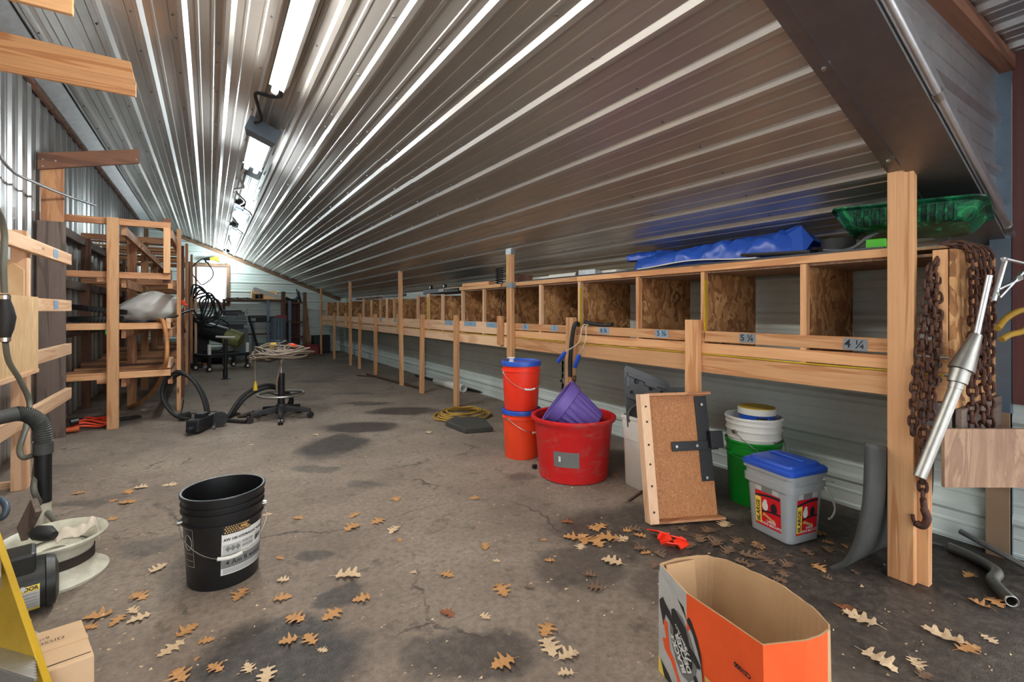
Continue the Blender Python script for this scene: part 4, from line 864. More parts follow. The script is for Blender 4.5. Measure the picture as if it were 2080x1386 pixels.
for y, zt, mt in ((6.46,2.03,'pine'), (8.62,2.13,'rack_pine'), (10.95,2.20,'rack_pine')): rb('post', XRR, XRR+.038, y-.044, y+.044, 0, zt, mt)
for y in (7.3, 9.6): rb('post', XRR-.0, XRR+.034, y+.02, y+.1, 0, 1.95, 'dark_lumber')
rb('post', XRR-.075, XRR-.02, 5.75, 5.789, 1.49, 1.94, 'pine'); rb('cap_block', XRR-.085, XRR-.015, 5.80, 5.87, 1.95, 2.04, 'dark_lumber'); rb('cap_block', XRR-.085, XRR-.015, 5.83, 5.9, 1.40, 1.53, 'dark_lumber')
for L in LV:
    rb('stringer', XM+.05, XM+.088, 5.85, 11.0, L-.15, L-.063, 'rack_pine'); rb('stringer', XW-.01, XW+.028, 5.85, 11.0, L-.15, L-.064, 'old_plank'); rb('stringer', XRR-.045, XRR-.006, 5.84, 11.0, L-.15, L-.063, 'rack_pine')
    y = 6.05
    while y < 10.9:
        if all(abs(y-s) > .12 for s in ST) and not (L in (2.0, 1.49) and y < 7.0): rb('slat', XW, XRR-.05, y, y+.06, L-.0625, L-.045 if L > 1.9 else L-.03, random.choice(['rack_pine','dark_lumber','rack_pine']))
        y += .30 if L < 1.9 else .42
rb('stringer_end', XRR-.06, XRR-.02, 5.80, 6.25, .545, .62, 'pale_pine'); rb('stringer_end', XRR-.06, XRR-.02, 5.82, 6.1, 1.0, 1.04, 'pale_pine')
rb('shim', XM-.055, XM-.045, 5.752, 5.77, .895, .935, 'green_plastic')
rb('shim', XM-.12, XM-.045, 5.79, 5.83, .43, .468, 'rack_pine'); rb('shim', XM-.12, XM-.045, 5.79, 5.83, 1.39, 1.427, 'rack_pine')
# rubber rings, trash bag, pipe
def ring(c, R, r, h, tilt, name, lab):
    t = thing(name, lab, 'rubber ring', c); Mx = Matrix.Translation(c) @ Euler(tilt).to_matrix().to_4x4()
    MB().lathe([(R-r,0),(R,0),(R+.008,h*.3),(R+.008,h*.7),(R,h),(R-r,h)], 48, (0,0,0), None, closed=True).move(Mx).build('band', 'black_rubber', t, smooth=40)
    m = MB()
    for k in range(48):
        a = 2*PI*k/48; m.boxc((R*math.cos(a)*1.03, R*math.sin(a)*1.03, h/2), (.02,.012,h*.96), (0,0,a))
    m.move(Mx); m.build('tread_lugs', 'black_rubber', t)
ring(Vector((-.965,6.30,1.005)), .20, .05, .055, (0,0,0), 'rubber_ring', 'black rubber ring lying flat on the rack under another ring')
ring(Vector((-.955,6.30,1.105)), .215, .045, .05, (.0,.14,.0), 'rubber_ring', 'ribbed black rubber ring tilted on top of the flat ring')
t = thing('trash_bag', 'stuffed pale plastic trash bag tied with orange on the rack shelf', 'bag', (-.575,6.76,1.0))
def bagf(a, b):
    th = 2*PI*a; ph = PI*(b-.5); n = NZ.noise(Vector((math.cos(th)*1.7, math.sin(th)*1.7, b*4))) + .6*NZ.noise(Vector((math.cos(th)*5, math.sin(th)*5, b*9+3)))
    r = 1 + .13*n; x = .305*math.cos(th)*math.cos(ph)**.8*r; y = .21*math.sin(th)*math.cos(ph)**.8*r; z = .16 + .165*math.sin(ph)*r
    z *= 1 - .35*max(0, -x/.3); return Vector((-.575 + x, 6.72 + y, 1.003 + max(0, z)))
MB().grid(bagf, 56, 30).build('bag', 'bag_plastic', t, smooth=70)
MB().tube(spl([(-.29,6.66,1.20),(-.255,6.62,1.22),(-.24,6.60,1.19),(-.21,6.60,1.185)], 6), [.024]*10+[.014]*9, 8).build('tie', 'orange_plastic', t, smooth=50)
o = MB().tube(spl([(-.44,5.95,1.022),(-.40,5.80,1.028),(-.375,5.735,.99),(-.35,5.725,.80),(-.36,5.735,.60),(-.45,6.15,.35),(-.60,6.5,.14),(-.76,6.84,.02)], 8), .019, 12).build('tan_pipe', 'tan_pipe', None, smooth=60); tag(o, 'bent tan plastic pipe drooping from the rack to the floor', 'pipe')
o = MB().tube(spl([(-.70,5.91,1.012),(-.5,5.93,1.013),(-.33,6.30,1.05),(-.26,6.62,1.09),(-.16,6.95,1.13)], 6), .013, 8).build('black_rod', 'black_plastic', None, smooth=60); tag(o, 'long black rod sticking out of the rack past the trash bag', 'rod')
o = MB().boxc((-.70,6.20,.012), (.20,.09,.022), (0,0,.5)).build('black_bracket', 'black_plastic', None, bevel=.006); tag(o, 'flat black plastic bracket on the floor beside the rack', 'bracket')
t = thing('extension_cord', 'tangle of orange extension cords on the floor by the rack post', 'cord', (-.98,5.93,0))
for k in range(5):
    pts = [(-1.14+.03*k, 5.78+.06*k, .015+.012*k), (-1.0, 5.80+.09*k, .05+.012*(k % 3)), (-.88+.02*k, 5.86+.05*k, .02), (-.80, 5.95+.03*k, .03+.02*(k % 2)), (-.86, 6.15, .015+.01*k), (-1.05, 6.10-.04*k, .02+.01*k)]
    MB().tube(spl(pts, 8), .009, 7).build('cord', 'orange_cord', t, smooth=60)
MB().tube([(-1.16,5.75,.03),(-1.0,5.76,.035)], .022, 10).build('plug_end', 'copper_orange', t, smooth=50); MB().tube([(-1.07,5.80,.095),(-1.02,5.82,.10)], .034, 14).build('socket', 'black_plastic', t, smooth=50)
# ---- upright planks with bracket arms carrying nothing now
t = thing('arm_post', 'weathered wide plank post with a dark brown bracket arm at its top', 'post', (-1.16,5.62,0))
MB().box(-1.248,-1.066, 5.60,5.638, 0,1.90).build('lower_plank', 'old_plank', t, bevel=.003); MB().box(-1.232,-1.085, 5.642,5.68, 1.30,2.42).build('upper_plank', 'rack_pine', t, bevel=.003)
MB().hexa([(-1.235,5.565,2.33),(-.55,5.565,2.50),(-.55,5.598,2.50),(-1.235,5.598,2.33),(-1.235,5.565,2.47),(-.55,5.565,2.63),(-.55,5.598,2.63),(-1.235,5.598,2.47)]).build('arm', 'dark_lumber', t, bevel=.003)
for x, z in ((-1.20,2.42),(-1.20,2.36),(-1.12,2.42),(-.57,2.53)): MB().tube([(x,5.566,z),(x,5.561,z)], .008, 8).build('bolt', 'steel', t)
for (y, xe, zc, lab) in ((3.85,-.392,2.60,'double pine bracket arm stretching from the left over the floor'), (3.0,-.535,2.62,'highest pine bracket arm nearest the open end')):
    t = thing('bracket_arm', lab, 'bracket', (xe-.4, y, zc-.12))
    MB().hexa([(-1.24,y-.02,zc-.03),(xe-.01,y-.02,zc+.0),(xe-.01,y+.018,zc+.0),(-1.24,y+.018,zc-.03),(-1.24,y-.02,zc+.12),(xe-.03,y-.02,zc+.11),(xe-.03,y+.018,zc+.11),(-1.24,y+.018,zc+.12)]).build('upper_board', 'pine', t, bevel=.004)
    MB().box(-1.24, xe, y-.05, y-.022, zc-.115, zc-.02).build('lower_board', 'pine', t, bevel=.004)
    MB().box(-1.245, -1.16, y-.1, y+.1, 0, zc+.2).build('upright', 'rack_pine', t, bevel=.003)
# ---- conduit on the metal wall
o = MB().tube(spl([(-1.22,4.38,2.75),(-1.215,4.40,2.40),(-1.19,4.46,2.20),(-1.16,4.66,2.10),(-1.12,5.0,2.10),(-1.05,5.5,2.12),(-.93,6.0,2.14)], 8), .011, 10).build('bent_conduit', 'galvanised', None, smooth=60); tag(o, 'bent metal conduit crossing in front of the ribbed wall', 'conduit')
# ---- board bin at the left with the primer hose
bn = thing('board_bin', 'pine board bin with a plywood front beside the plank post', 'bin', (-1.05,4.1,0))
def bx(name, x0, x1, y0, y1, z0, z1, mat='pale_pine'): return MB().box(x0, x1, y0, y1, z0, z1).build(name, mat, bn, bevel=.003)
for z in (1.48, 1.115, .775, .425): bx('rail', -.955, -.917, 3.0, 5.02, z, z+.085)
bx('post', -1.03, -.957, 4.10, 4.138, 0, 1.62); bx('post', -.998, -.957, 4.14, 4.178, 0, 1.60)
bx('foot', -1.2, -.96, 4.18, 4.22, 0, .04)
MB().box(-.915,-.901, 2.9,4.08, .76,1.205).build('plywood_front', 'plywood', bn); MB().box(-.915,-.895, 2.9,4.07, .735,.76).build('plywood_edge', 'pale_pine', bn)
m = MB(); m.prism([(-1.24,1.21),(-.96,1.21),(-.96,1.37),(-1.24,1.62)], 4.055, 4.075, Matrix(((1,0,0),(0,0,1),(0,1,0)))); m.build('sloped_side', 'plywood', bn)
for z in (1.525, 1.16):
    m = MB(); m.add([(-.9155,4.62,z-.03),(-.9155,4.50,z-.03),(-.9155,4.50,z+.03),(-.9155,4.62,z+.03)], [(0,1,2,3)]); m.build('tape_label', 'tape_blue', bn)
hs = thing('primer_hose', 'grey fuel hose with a black primer bulb hanging over the board bin', 'hose', (-.85,3.5,.9))
HX = -.86
up = spl([PX(-8,420,HX), PX(3,445,HX), PX(9,480,HX), PX(7,540,HX), PX(9,595,HX)], 8); MB().tube(up, .0135, 10).build('upper_hose', 'hose_grey', hs, smooth=60)
MB().tube([PX(10,598,HX), PX(10,612,HX), PX(11,625,HX), PX(12,645,HX), PX(11,668,HX), PX(11,682,HX), PX(11,695,HX)], [.017,.022,.030,.038,.032,.022,.017], 16).build('bulb', 'black_rubber', hs, smooth=60)
for v in (604, 690): MB().tube([PX(10,v-4,HX), PX(10,v+4,HX)], .0215, 14).build('clamp', 'bright_wire', hs, smooth=40)
lo = spl([PX(11,695,HX), PX(18,735,HX), PX(42,775,-.84), PX(60,820,-.82), PX(52,870,-.80), PX(40,910,-.78), PX(48,930,-.76), PX(74,926,-.745), PX(72,960,-.74), PX(70,1000,-.72), F(95,1040,.10), F(130,1078,.12)], 8); MB().tube(lo, .0125, 10).build('lower_hose', 'hose_grey', hs, smooth=60)
dp = thing('drain_hose', 'black corrugated elbow hose on a white upright pipe', 'pipe', (-.706,3.28,0))
MB().tube([(-.706,3.28,0),(-.706,3.28,.165)], .030, 18).build('white_pipe', 'rim_paint', dp, smooth=50); MB().tube([(-.706,3.28,.15),(-.706,3.28,.40)], .033, 18).build('black_pipe', 'black_plastic', dp, smooth=50)
MB().tube([(-.706,3.28,.395),(-.706,3.28,.45)], .039, 18).build('cuff', 'grey_rubber', dp, smooth=50)
el = spl([Vector((-.706,3.28,.44)), Vector((-.715,3.28,.54)), Vector((-.755,3.26,.60)), Vector((-.80,3.24,.615))], 10); rr = [.033 + (.004 if k % 2 else 0) for k in range(len(el))]
e2l = []; 
for k in range(len(el)-1):
    for q in range(3): e2l.append(el[k].lerp(el[k+1], q/3))
MB().tube(e2l, [.032 + (.005 if k % 3 == 1 else 0) for k in range(len(e2l))], 16).build('corrugated_elbow', 'grey_rubber', dp, smooth=50)
MB().tube([(-.79,3.24,.615),(-.86,3.2,.605),(-.98,3.08,.56),(-1.02,3.05,.545)], [.036,.034,.034,.042], 14).build('duct', 'grey_rubber', dp, smooth=50)
o = MB().tube(spl([(-1.10,3.35,.99),(-1.06,3.45,.92),(-1.04,3.55,.80),(-1.08,3.40,.74),(-1.12,3.2,.73)], 6), .010, 8).build('red_hose', 'dark_red_plastic', None, smooth=60); tag(o, 'dark red hose looped under the plywood bin front', 'hose')
# ---- foreground left: wheel rim, motor, ladder, carton
c = Vector((-.545,2.69,0))
t = thing('wheel_rim', 'white painted steel wheel rim lying flat on the floor', 'wheel', c)
R = .172
MB().lathe([(R-.045,.03),(R-.010,.006),(R,.0),(R+.004,.012),(R-.012,.022),(R-.028,.035),(R-.045,.06),(R-.048,.11),(R-.040,.135),(R-.022,.150),(R-.006,.160),(R,.172),(R-.004,.180),(R-.016,.172),(R-.040,.150),(R-.056,.118),(R-.058,.06)], 56, c, closed=True).build('barrel', 'rim_paint', t, smooth=45)
MB().lathe([(R-.054,.105),(R-.085,.12),(R-.11,.100),(.07,.095),(.045,.115),(.040,.115),(.040,.105),(.068,.085),(R-.11,.090),(R-.085,.11),(R-.054,.095)], 48, c).build('disc', 'rim_paint', t, smooth=45)
for k in range(5):
    a = 2*PI*k/5 + .3; p = c + Vector((.105*math.cos(a), .105*math.sin(a), .101)); MB().boxc(p, (.035,.05,.012), (0,0,a)).build('vent_hole', 'grime', t, bevel=.005)
MB().lathe([(R-.0435,.066),(R-.0445,.085),(R-.0440,.106)], 56, c).build('dirt_band', 'grime', t, smooth=40)
MB().lathe([(R-.062,.121),(R-.064,.125),(R-.070,.125),(R-.07,.121)], 40, c).build('bead_seal', 'grey_rubber', t)
o = MB(); p0, p1 = F(112,1108,.172), F(200,1066,.195)
def clf(a, b):
    p = p0.lerp(p1, a); n = NZ.noise(Vector((a*6, b*3, 1.))); w = .045 + .05*a; q = p + Vector((-.3,.9,0)).normalized()*(b-.5)*w + UP*(.012 + .018*n + .022*math.sin(PI*b) + .01*math.sin(9*a))
    if a > .85: q.z -= (a-.85)*.55*(1-b)
    q.z = max(q.z, .186 if a < .86 else .06); return q
o.grid(clf, 26, 12); ob = o.build('rag', 'cloth', None, smooth=60, solid=.004); tag(ob, 'crumpled off-white rag draped on the wheel rim', 'rag')
ad = (-RGT*.70 - FWD*.71).normalized(); e0 = Vector((-.485,2.452,.098))
t = thing('electric_motor', 'black electric motor with a yellow rating label lying before the wheel rim', 'motor', e0 - UP*.098)
MB().tube([e0, e0 + ad*.010, e0 + ad*.034, e0 + ad*.037, e0 + ad*.30, e0 + ad*.31], [.055,.088,.094,.089,.089,.07], 32).build('housing', 'motor_black', t, smooth=40)
Mm = frame(e0 + UP*.075 + ad*.16, ad, (0,0,1)); MB().boxc((0,.02,0), (.20,.085,.12)).move(Mm).build('capacitor_box', 'motor_black', t, bevel=.012)
MB().tube([e0 + ad*.125 + Vector((.045,-.085,.03)), e0 + ad*.125 + Vector((.053,-.10,.034))], .010, 6).build('bolt', 'steel', t)
sd = ad.cross(UP).normalized(); sd = -sd if sd.dot(FWD) > 0 else sd
def mw(a, b, d=0.): # label wrapped round the housing
    th = -.15 + b/.09; return e0 + ad*(.088 - a) + (sd*math.cos(th) + UP*math.sin(th))*(.0915 + d)
def mq(a0, a1, b0, b1, d, name, mat, par):
    m = MB(); m.grid(lambda i, j: mw(a0+(a1-a0)*i, b0+(b1-b0)*j, d), 3, 8); return m.build(name, mat, par)
lb = mq(-.037, .037, -.06, .045, .0, 'rating_label', 'print_silver', t); mq(-.037,.037,.026,.045,.0008,'label_band','print_yellow',lb); mq(-.037,.037,-.06,-.045,.0008,'label_band','print_yellow',lb)
text(MB(), 'BALDOR', .017, lambda a, b: mw(a, b+.035, .0015), bold=.0005).build('lettering', 'ink', lb)
for k in range(5): mq(-.03,.03,.016-.012*k,.018-.012*k,.0008,'print_line','print_grey',lb)
o = MB().beam(F(45,1085,.20), F(74,1026,.33), .075, .022, (-.5,-.6,.5)).build('plank_offcut', 'old_plank', None, bevel=.002); tag(o, 'short weathered plank offcut leaning over the wheel rim', 'offcut')
o = MB().tube([F(62,1086,.22), F(75,1083,.225), F(95,1084,.225), F(110,1088,.22)], [.012,.028,.030,.016], 14).build('black_grip', 'black_rubber', None, smooth=60); tag(o, 'rounded black rubber grip resting behind the motor', 'grip')
o = MB().tube(spl([PD(-25,1012,2.5), PD(2,1016,2.5), PD(13,1032,2.48), PD(6,1050,2.46), PD(-14,1056,2.45)], 7) + [PD(-14,1056,2.45)], .016, 12).build('bent_tube_handle', 'blue_grey_paint', None, smooth=60); tag(o, 'blue-grey bent tube handle at the edge beside the wheel rim', 'handle')
# yellow step ladder
t1, b1 = PD(0,1108,1.26), PD(97,1390,1.16); dl = (b1-t1); foot = t1 + dl*(t1.z/(t1.z-b1.z)); dn = dl.normalized(); topp = t1 - dn*.55
t = thing('step_ladder', 'yellow step ladder with ribbed metal treads at the corner', 'ladder', foot)
lw = (-RGT*.9 + FWD*.25).normalized(); nn = dn.cross(lw).normalized()
def strip(a0, a1, d0, d1, w0, w1, name, mat, th):
    q = []
    for k in (0, th):
        for (s, w) in ((0,a0),(0,a1),(1,a1),(1,a0)):
            q.append((topp if s == 0 else foot) + lw*w + nn*(d0 + k))
    return MB().hexa(q).build(name, mat, t, bevel=.002)
strip(.006,.20,0,0,0,0,'rail_web','yellow_paint',.004); strip(.0,.006,-.006,0,0,0,'rail_flange','yellow_paint',.016); strip(.20,.21,-.012,0,0,0,'rail_flange','yellow_paint',.028)
strip(.405,.415,-.012,0,0,0,'rail_flange','machine_grey',.06)
zs = PD(70,1345,1.17); u_ = lw; v_ = Vector((.25,-.97,0)).normalized()
for k in range(3):
    s0 = zs - dn*.27*k
    st = MB().hexa([s0 + u_*a + v_*b + UP*z for z in (-.03,0) for a, b in ((.0,-.02),(.40,-.02),(.40,.09),(.0,.09))]).build('tread', 'galvanised', t)
    if k == 0:
        for j in range(8): MB().beam(s0 + v_*(-.012+.0135*j) + UP*.002, s0 + u_*.40 + v_*(-.012+.0135*j) + UP*.002, .006, .004).build('tread_rib', 'galvanised', st)
# cardboard carton with handwriting
zt = .20; A, B, C_ = F(166,1258,zt), F(192,1330,zt), F(70,1288,zt); ex_ = (C_-A); ey_ = (B-A)
t = thing('small_carton', 'small closed cardboard carton with handwriting on its top', 'box', A + (ex_+ey_)*.5 - UP*zt)
Dn = A + ex_*1.3 + ey_
q = [A, B, Dn, A + ex_*1.3]
MB().hexa([Vector((p.x, p.y, z)) for z in (0, zt) for p in (q[0], q[3], q[2], q[1])]).build('carton', 'box_cardboard', t, bevel=.004)
fx, fy = -ex_.normalized(), -ey_.normalized()
if fx.dot(RGT) < 0: fx = -fx
if fy.dot(FWD) < 0: fy = -fy
oc = A + ex_*.74 + ey_*.34 + UP*.0015
text(MB(), 'OSSID', .022, lambda a, b: oc + fx*a + fy*b, bold=-.0004).build('handwriting', 'ink', t); text(MB(), 'm9', .022, lambda a, b: oc + fx*(a-.012) + fy*(b+.024), bold=-.0004).build('handwriting', 'ink', t)
MB().hexa([A + ex_*a + ey_*b + UP*z for z in (.0005,.0018) for a, b in ((.0,.44),(1.3,.44),(1.3,.56),(.0,.56))]).build('packing_tape', 'box_cardboard', t)
MB().hexa([A + ex_*a + ey_*b + UP*z for z in (-.0002,.0006) for a, b in ((.05,.90),(1.3,.90),(1.3,.925),(.05,.915))]).build('flap_gap', 'grime', t)
m = MB(); m.tube(spl([F(55,1240,.03), F(58,1256,.05), F(62,1262,.03), F(58,1275,.05), F(66,1282,.02), F(80,1290,.02)], 6), .003, 6); o = m.build('twine', 'rope', None, smooth=50); tag(o, 'scrap of pale twine on the floor by the carton', 'twine')
# ================================================================== MIDDLE: stool with cords, pump and hoses
def mv(name, prof, c, mat, par, n=24, sm=40): return MB().lathe(prof, n, c).build(name, mat, par, smooth=sm)
c = Vector((.625, 5.36, 0))
st = thing('shop_stool', 'wheeled shop stool with a ribbed column and a steel foot ring', 'stool', c)
for k in range(5):
    a = math.radians(-98 + 72*k); d = Vector((math.cos(a), math.sin(a), 0)); e = c + d*.29
    MB().hexa([c + d*.03 + Vector((-d.y,d.x,0))*s*.035 + UP*z for z in (.075,) for s in (-1,1)] + [e + Vector((-d.y,d.x,0))*s*.02 + UP*.065 for s in (1,-1)] + [c + d*.03 + Vector((-d.y,d.x,0))*s*.03 + UP*.135 for s in (-1,1)] + [e + Vector((-d.y,d.x,0))*s*.017 + UP*.098 for s in (1,-1)]).build('base_arm', 'black_rubber', st, bevel=.006)
    sd_ = Vector((-d.y, d.x, 0)); w = MB(); w.tube([e - sd_*.022 + UP*.031, e - sd_*.004 + UP*.031], .030, 16); w.tube([e + sd_*.004 + UP*.031, e + sd_*.022 + UP*.031], .030, 16); w.tube([e + UP*.031, e + UP*.07], .008, 8); w.build('caster', 'black_plastic', st, smooth=40)
mv('hub', [(.0,.06),(.055,.06),(.05,.145),(.036,.16),(0,.16)], c, 'black_rubber', st)
pr = [(.0,.15)]
for k in range(19): pr += [(.036,.15+.017*k), (.036,.159+.017*k), (.031,.161+.017*k), (.031,.166+.017*k)]
mv('bellows_column', pr + [(0,.475)], c, 'black_plastic', st); mv('piston', [(.016,.47),(.016,.63)], c, 'steel', st, 14)
MB().tube([c + Vector((.215*math.cos(2*PI*k/40), .215*math.sin(2*PI*k/40), .255)) for k in range(40)], .0115, 10, True).build('foot_ring', 'steel', st, smooth=60)
for a in (0, 2.1, 4.2): MB().tube([c + UP*.235, c + Vector((.213*math.cos(a), .213*math.sin(a), .255))], .008, 8).build('ring_spoke', 'black_steel', st, smooth=60)
mv('seat', [(0,.62),(.10,.62),(.165,.64),(.178,.665),(.170,.69),(.14,.70),(0,.702)], c, 'grey_rubber', st, 36)
MB().beam(c + Vector((.0,-.03,.63)), c + Vector((-.12,-.06,.60)), .02, .012).build('height_lever', 'black_steel', st)
ct = thing('cord_coil', 'big coil of brown extension cord heaped on the stool seat', 'cord', c + UP*.703)
for k in range(13):
    R0 = .17 + .006*(k*5 % 13); ph = k*1.3; z0 = .714 + .011*(k % 6); cc = c + Vector((.03*math.cos(ph), .03*math.sin(ph), 0)); pts = []
    for j in range(44):
        a = 2*PI*j/44; sag = -.075*max(0, (R0+.02*math.sin(a*2+ph)-.172))/.06 - (.05*max(0, math.sin(a+ph*.7))**2 if k % 3 == 0 else 0)
        pts.append(cc + Vector(((R0*1.2)*math.cos(a), R0*math.sin(a), z0 + .008*math.sin(3*a+ph) + sag)))
    MB().tube(pts, .0075, 7, True).build('cord', 'cord_brown', ct, smooth=60)
for k in range(5):
    a = k*1.3; pts = [c + Vector((.12*math.cos(a+q)*(.5+.2*q), .10*math.sin(a+q*1.3), .735 + .02*math.sin(q*2+k))) for q in (0,.6,1.2,1.9,2.5)]; MB().tube(spl(pts, 6), .007, 6).build('cord', 'cord_brown', ct, smooth=60)
MB().tube([c + Vector((.0,-.05,.765)), c + Vector((.05,.0,.79))], .024, 12).build('plug_block', 'black_plastic', ct, smooth=50); MB().tube([c + Vector((.12,-.05,.752)), c + Vector((.10,.03,.755))], .022, 12).build('orange_plug', 'orange_plastic', ct, smooth=50); MB().tube([c + Vector((-.10,.0,.76)), c + Vector((-.05,.02,.765))], .024, 12).build('yellow_plug', 'yellow_plastic', ct, smooth=50)
q = c + Vector((-.235,-.02,0)); MB().tube(spl([q + Vector((.05,0,.70)), q + Vector((0,0,.66)), q + Vector((-.004,0,.5)), q + Vector((.0,0,.40))], 6), .006, 6).build('hanging_cord', 'cord_brown', ct, smooth=60); MB().tube([q + UP*.41, q + UP*.36, q + UP*.32], [.01,.018,.022], 10).build('yellow_plug', 'yellow_plastic', ct, smooth=50)
MB().tube(spl([c + Vector((.03,-.06,.76)), c + Vector((.0,-.18,.66)), c + Vector((-.03,-.09,.50)), c + Vector((-.05,-.075,.36)), c + Vector((-.045,-.05,.30))], 6), .008, 6).build('hanging_cord', 'cord_brown', ct, smooth=60)
# hydraulic pump
pu = thing('hydraulic_pump', 'black hydraulic pump with two big loops of hose on the floor', 'pump', F(405,862))
def hose(pts, zc0, zc1, r, off, nm='hose'):
    n = len(pts); P = [PD(u, v, zc0 + (zc1-zc0)*i/(n-1)) + off for i, (u, v) in enumerate(pts)]; P = [Vector((p.x, p.y, max(p.z, r+.003))) for p in P]; MB().tube(spl(P, 6), r, 10).build(nm, 'black_rubber', pu, smooth=60)
l1 = [(390,852),(368,849),(350,840),(335,821),(329,798),(335,776),(349,761),(362,755),(377,761),(394,776),(406,795),(414,815),(419,838)]
hose(l1, 4.72, 4.72, .017, Vector((0,0,0))); hose([(u+6, v+5) for u, v in l1[1:-1]] + [(424,842)], 4.80, 4.80, .017, Vector((0,0,0)))
l2 = [(458,858),(466,842),(478,823),(495,803),(520,788),(545,782),(567,788),(588,801),(589,816),(581,832)]
hose(l2, 4.75, 5.35, .017, Vector((0,0,0))); hose([(u+4, v+6) for u, v in l2[:-1]], 4.82, 5.42, .017, Vector((0,0,0)))
Mp = frame(F(407,860,.075), (F(432,848)-F(384,868)), (0,0,1)); bo = MB().boxc((0,0,0), (.27,.115,.11)).move(Mp).build('pump_body', 'black_steel', pu, bevel=.012)
MB().tube([Mp @ Vector((-.13,-.02,0)), Mp @ Vector((-.19,-.025,0))], [.028,.022], 12).build('port', 'black_steel', pu, smooth=40); MB().boxc((.02,.075,0), (.10,.035,.08)).move(Mp).build('top_block', 'black_steel', pu, bevel=.006)
w0 = F(445,852,.075); wx = (RGT*.8 + FWD*.4).normalized(); wn = wx.cross(UP).normalized()
MB().tube([w0 + wn*.02, w0 - wn*.02], .072, 28).build('pulley', 'black_rubber', pu, smooth=40); MB().tube([w0 + wn*.024, w0 - wn*.024], .035, 20).build('pulley_hub', 'black_steel', pu, smooth=40)
MB().tube([F(443,846,.06), F(434,868,.025)], .014, 12).build('shaft', 'steel', pu, smooth=40); MB().tube([F(446,853,.02), F(500,857,.02)], .017, 10).build('pipe', 'black_rubber', pu, smooth=50)
cu_ = []
for k in range(8*12+1): a = 2*PI*k/12; cu_.append(F(363,847,.045) + (F(388,843,.045)-F(363,847,.045))*(k/96) + Vector((.0,.032*math.cos(a),.032*math.sin(a))))
MB().tube(cu_, .0055, 6).build('coiled_cable', 'black_rubber', pu, smooth=60); MB().tube(spl([F(366,846,.05), PD(370,830,4.75), PD(373,812,4.75)], 5), .006, 6).build('cable_end', 'black_rubber', pu, smooth=60)
MB().tube(spl([F(388,841,.06), F(415,838,.07), F(440,836,.05)], 5), .005, 6).build('cable', 'black_rubber', pu, smooth=60)
for k in range(7):
    p = F(462+10*k, 846-(k % 3)*3, .015); o_ = MB().boxc(p, (.09,.04,.024), (.2*k,.1,k*.9)).build('oily_rag_fold', 'grime', pu, bevel=.006)
# ================================================================== FAR END
def thing_box(name, lab, cat, x0, x1, y0, y1, z0, z1, mat, bev=.006): return tag(MB().box(x0,x1,y0,y1,z0,z1).build(name, mat, None, bevel=bev), lab, cat)
# wall shelf
sh = thing('shelf_unit', 'brown wooden shelf unit standing against the white back wall', 'shelf', (1.2,13.25,0))
def sb(name, x0, x1, y0, y1, z0, z1, mat='dark_lumber'): return MB().box(x0,x1,y0,y1,z0,z1).build(name, mat, sh, bevel=.003)
sb('top_board', .27, 1.60, 13.0, 13.5, 1.355, 1.395); sb('support', .27, .32, 13.05, 13.10, 0, 1.355); sb('upright', 1.52, 1.62, 13.05, 13.09, 0, 1.60, 'trim_wood'); sb('upright', 2.03, 2.11, 13.02, 13.06, 0, 1.59, 'trim_wood')
for z in (1.30, .80, .42): sb('shelf_board', 1.62, 2.03, 13.03, 13.48, z, z+.035)
for k in range(4): sb('back_plank', 1.63+.10*k, 1.725+.10*k, 13.485, 13.505, .05, 1.30, 'red_board')
sb('low_board', .5, 1.62, 13.02, 13.06, .52, .56)
t = thing('lean_board', 'narrow pine board leaning beside the brown shelf unit', 'board', (2.2,13.3,0)); MB().hexa([(2.17,13.25,0),(2.27,13.25,0),(2.27,13.28,0),(2.17,13.28,0),(2.12,13.42,1.35),(2.18,13.42,1.35),(2.18,13.45,1.35),(2.12,13.45,1.35)]).build('board', 'rack_pine', t)
# on the shelf
t = thing('open_crate', 'shallow open wooden crate with a black can on the wall shelf', 'crate', (1.15,13.2,1.396))
for (x0,x1,y0,y1,z0,z1) in ((.88,1.45,13.40,13.42,1.397,1.62),(.88,.90,13.1,13.4,1.397,1.60),(1.43,1.45,13.1,13.4,1.397,1.58),(.90,1.43,13.1,13.4,1.397,1.41)): MB().box(x0,x1,y0,y1,z0,z1).build('side', 'plywood', t)
MB().tube([(1.05,13.25,1.411),(1.05,13.25,1.53)], .09, 20).build('can', 'black_plastic', t, smooth=40)
t = thing('saw_bar', 'pale chainsaw guide bar leaning across the open crate', 'saw bar', (1.2,13.06,1.45)); A0, B0 = Vector((.95,13.07,1.64)), Vector((1.47,13.07,1.45)); dd = (B0-A0).normalized(); pp_ = dd.cross(Vector((0,1,0)))
m = MB(); pl = [A0 + pp_*.05*math.sin(a) - dd*.05*math.cos(a) for a in [PI*k/8-PI/2 for k in range(9)]] + [B0 - pp_*.05*math.sin(a) + dd*.05*math.cos(a) for a in [PI*k/8-PI/2 for k in range(9)]]
n = len(pl); m.add(pl + [p + Vector((0,.012,0)) for p in pl], [tuple(range(n)), tuple(range(2*n-1,n-1,-1))] + [(i,n+i,n+(i+1) % n,(i+1) % n) for i in range(n)]); m.build('bar', 'white_plastic', t)
t = thing('leather_saddle', 'black curved saddle seat on top of the shelf unit', 'saddle', (1.82,13.2,1.336))
m = MB(); m.grid(lambda a, b: Vector((1.66 + .30*a, 13.12 + .22*b, 1.40 + .13*(2*a-1)**2*(.5+a*.7) - .06*(2*b-1)**2)), 20, 10); m.build('seat', 'black_rubber', t, smooth=60, solid=.03); MB().box(1.70,1.92,13.15,13.3,1.337,1.40).build('block', 'black_plastic', t, bevel=.01)
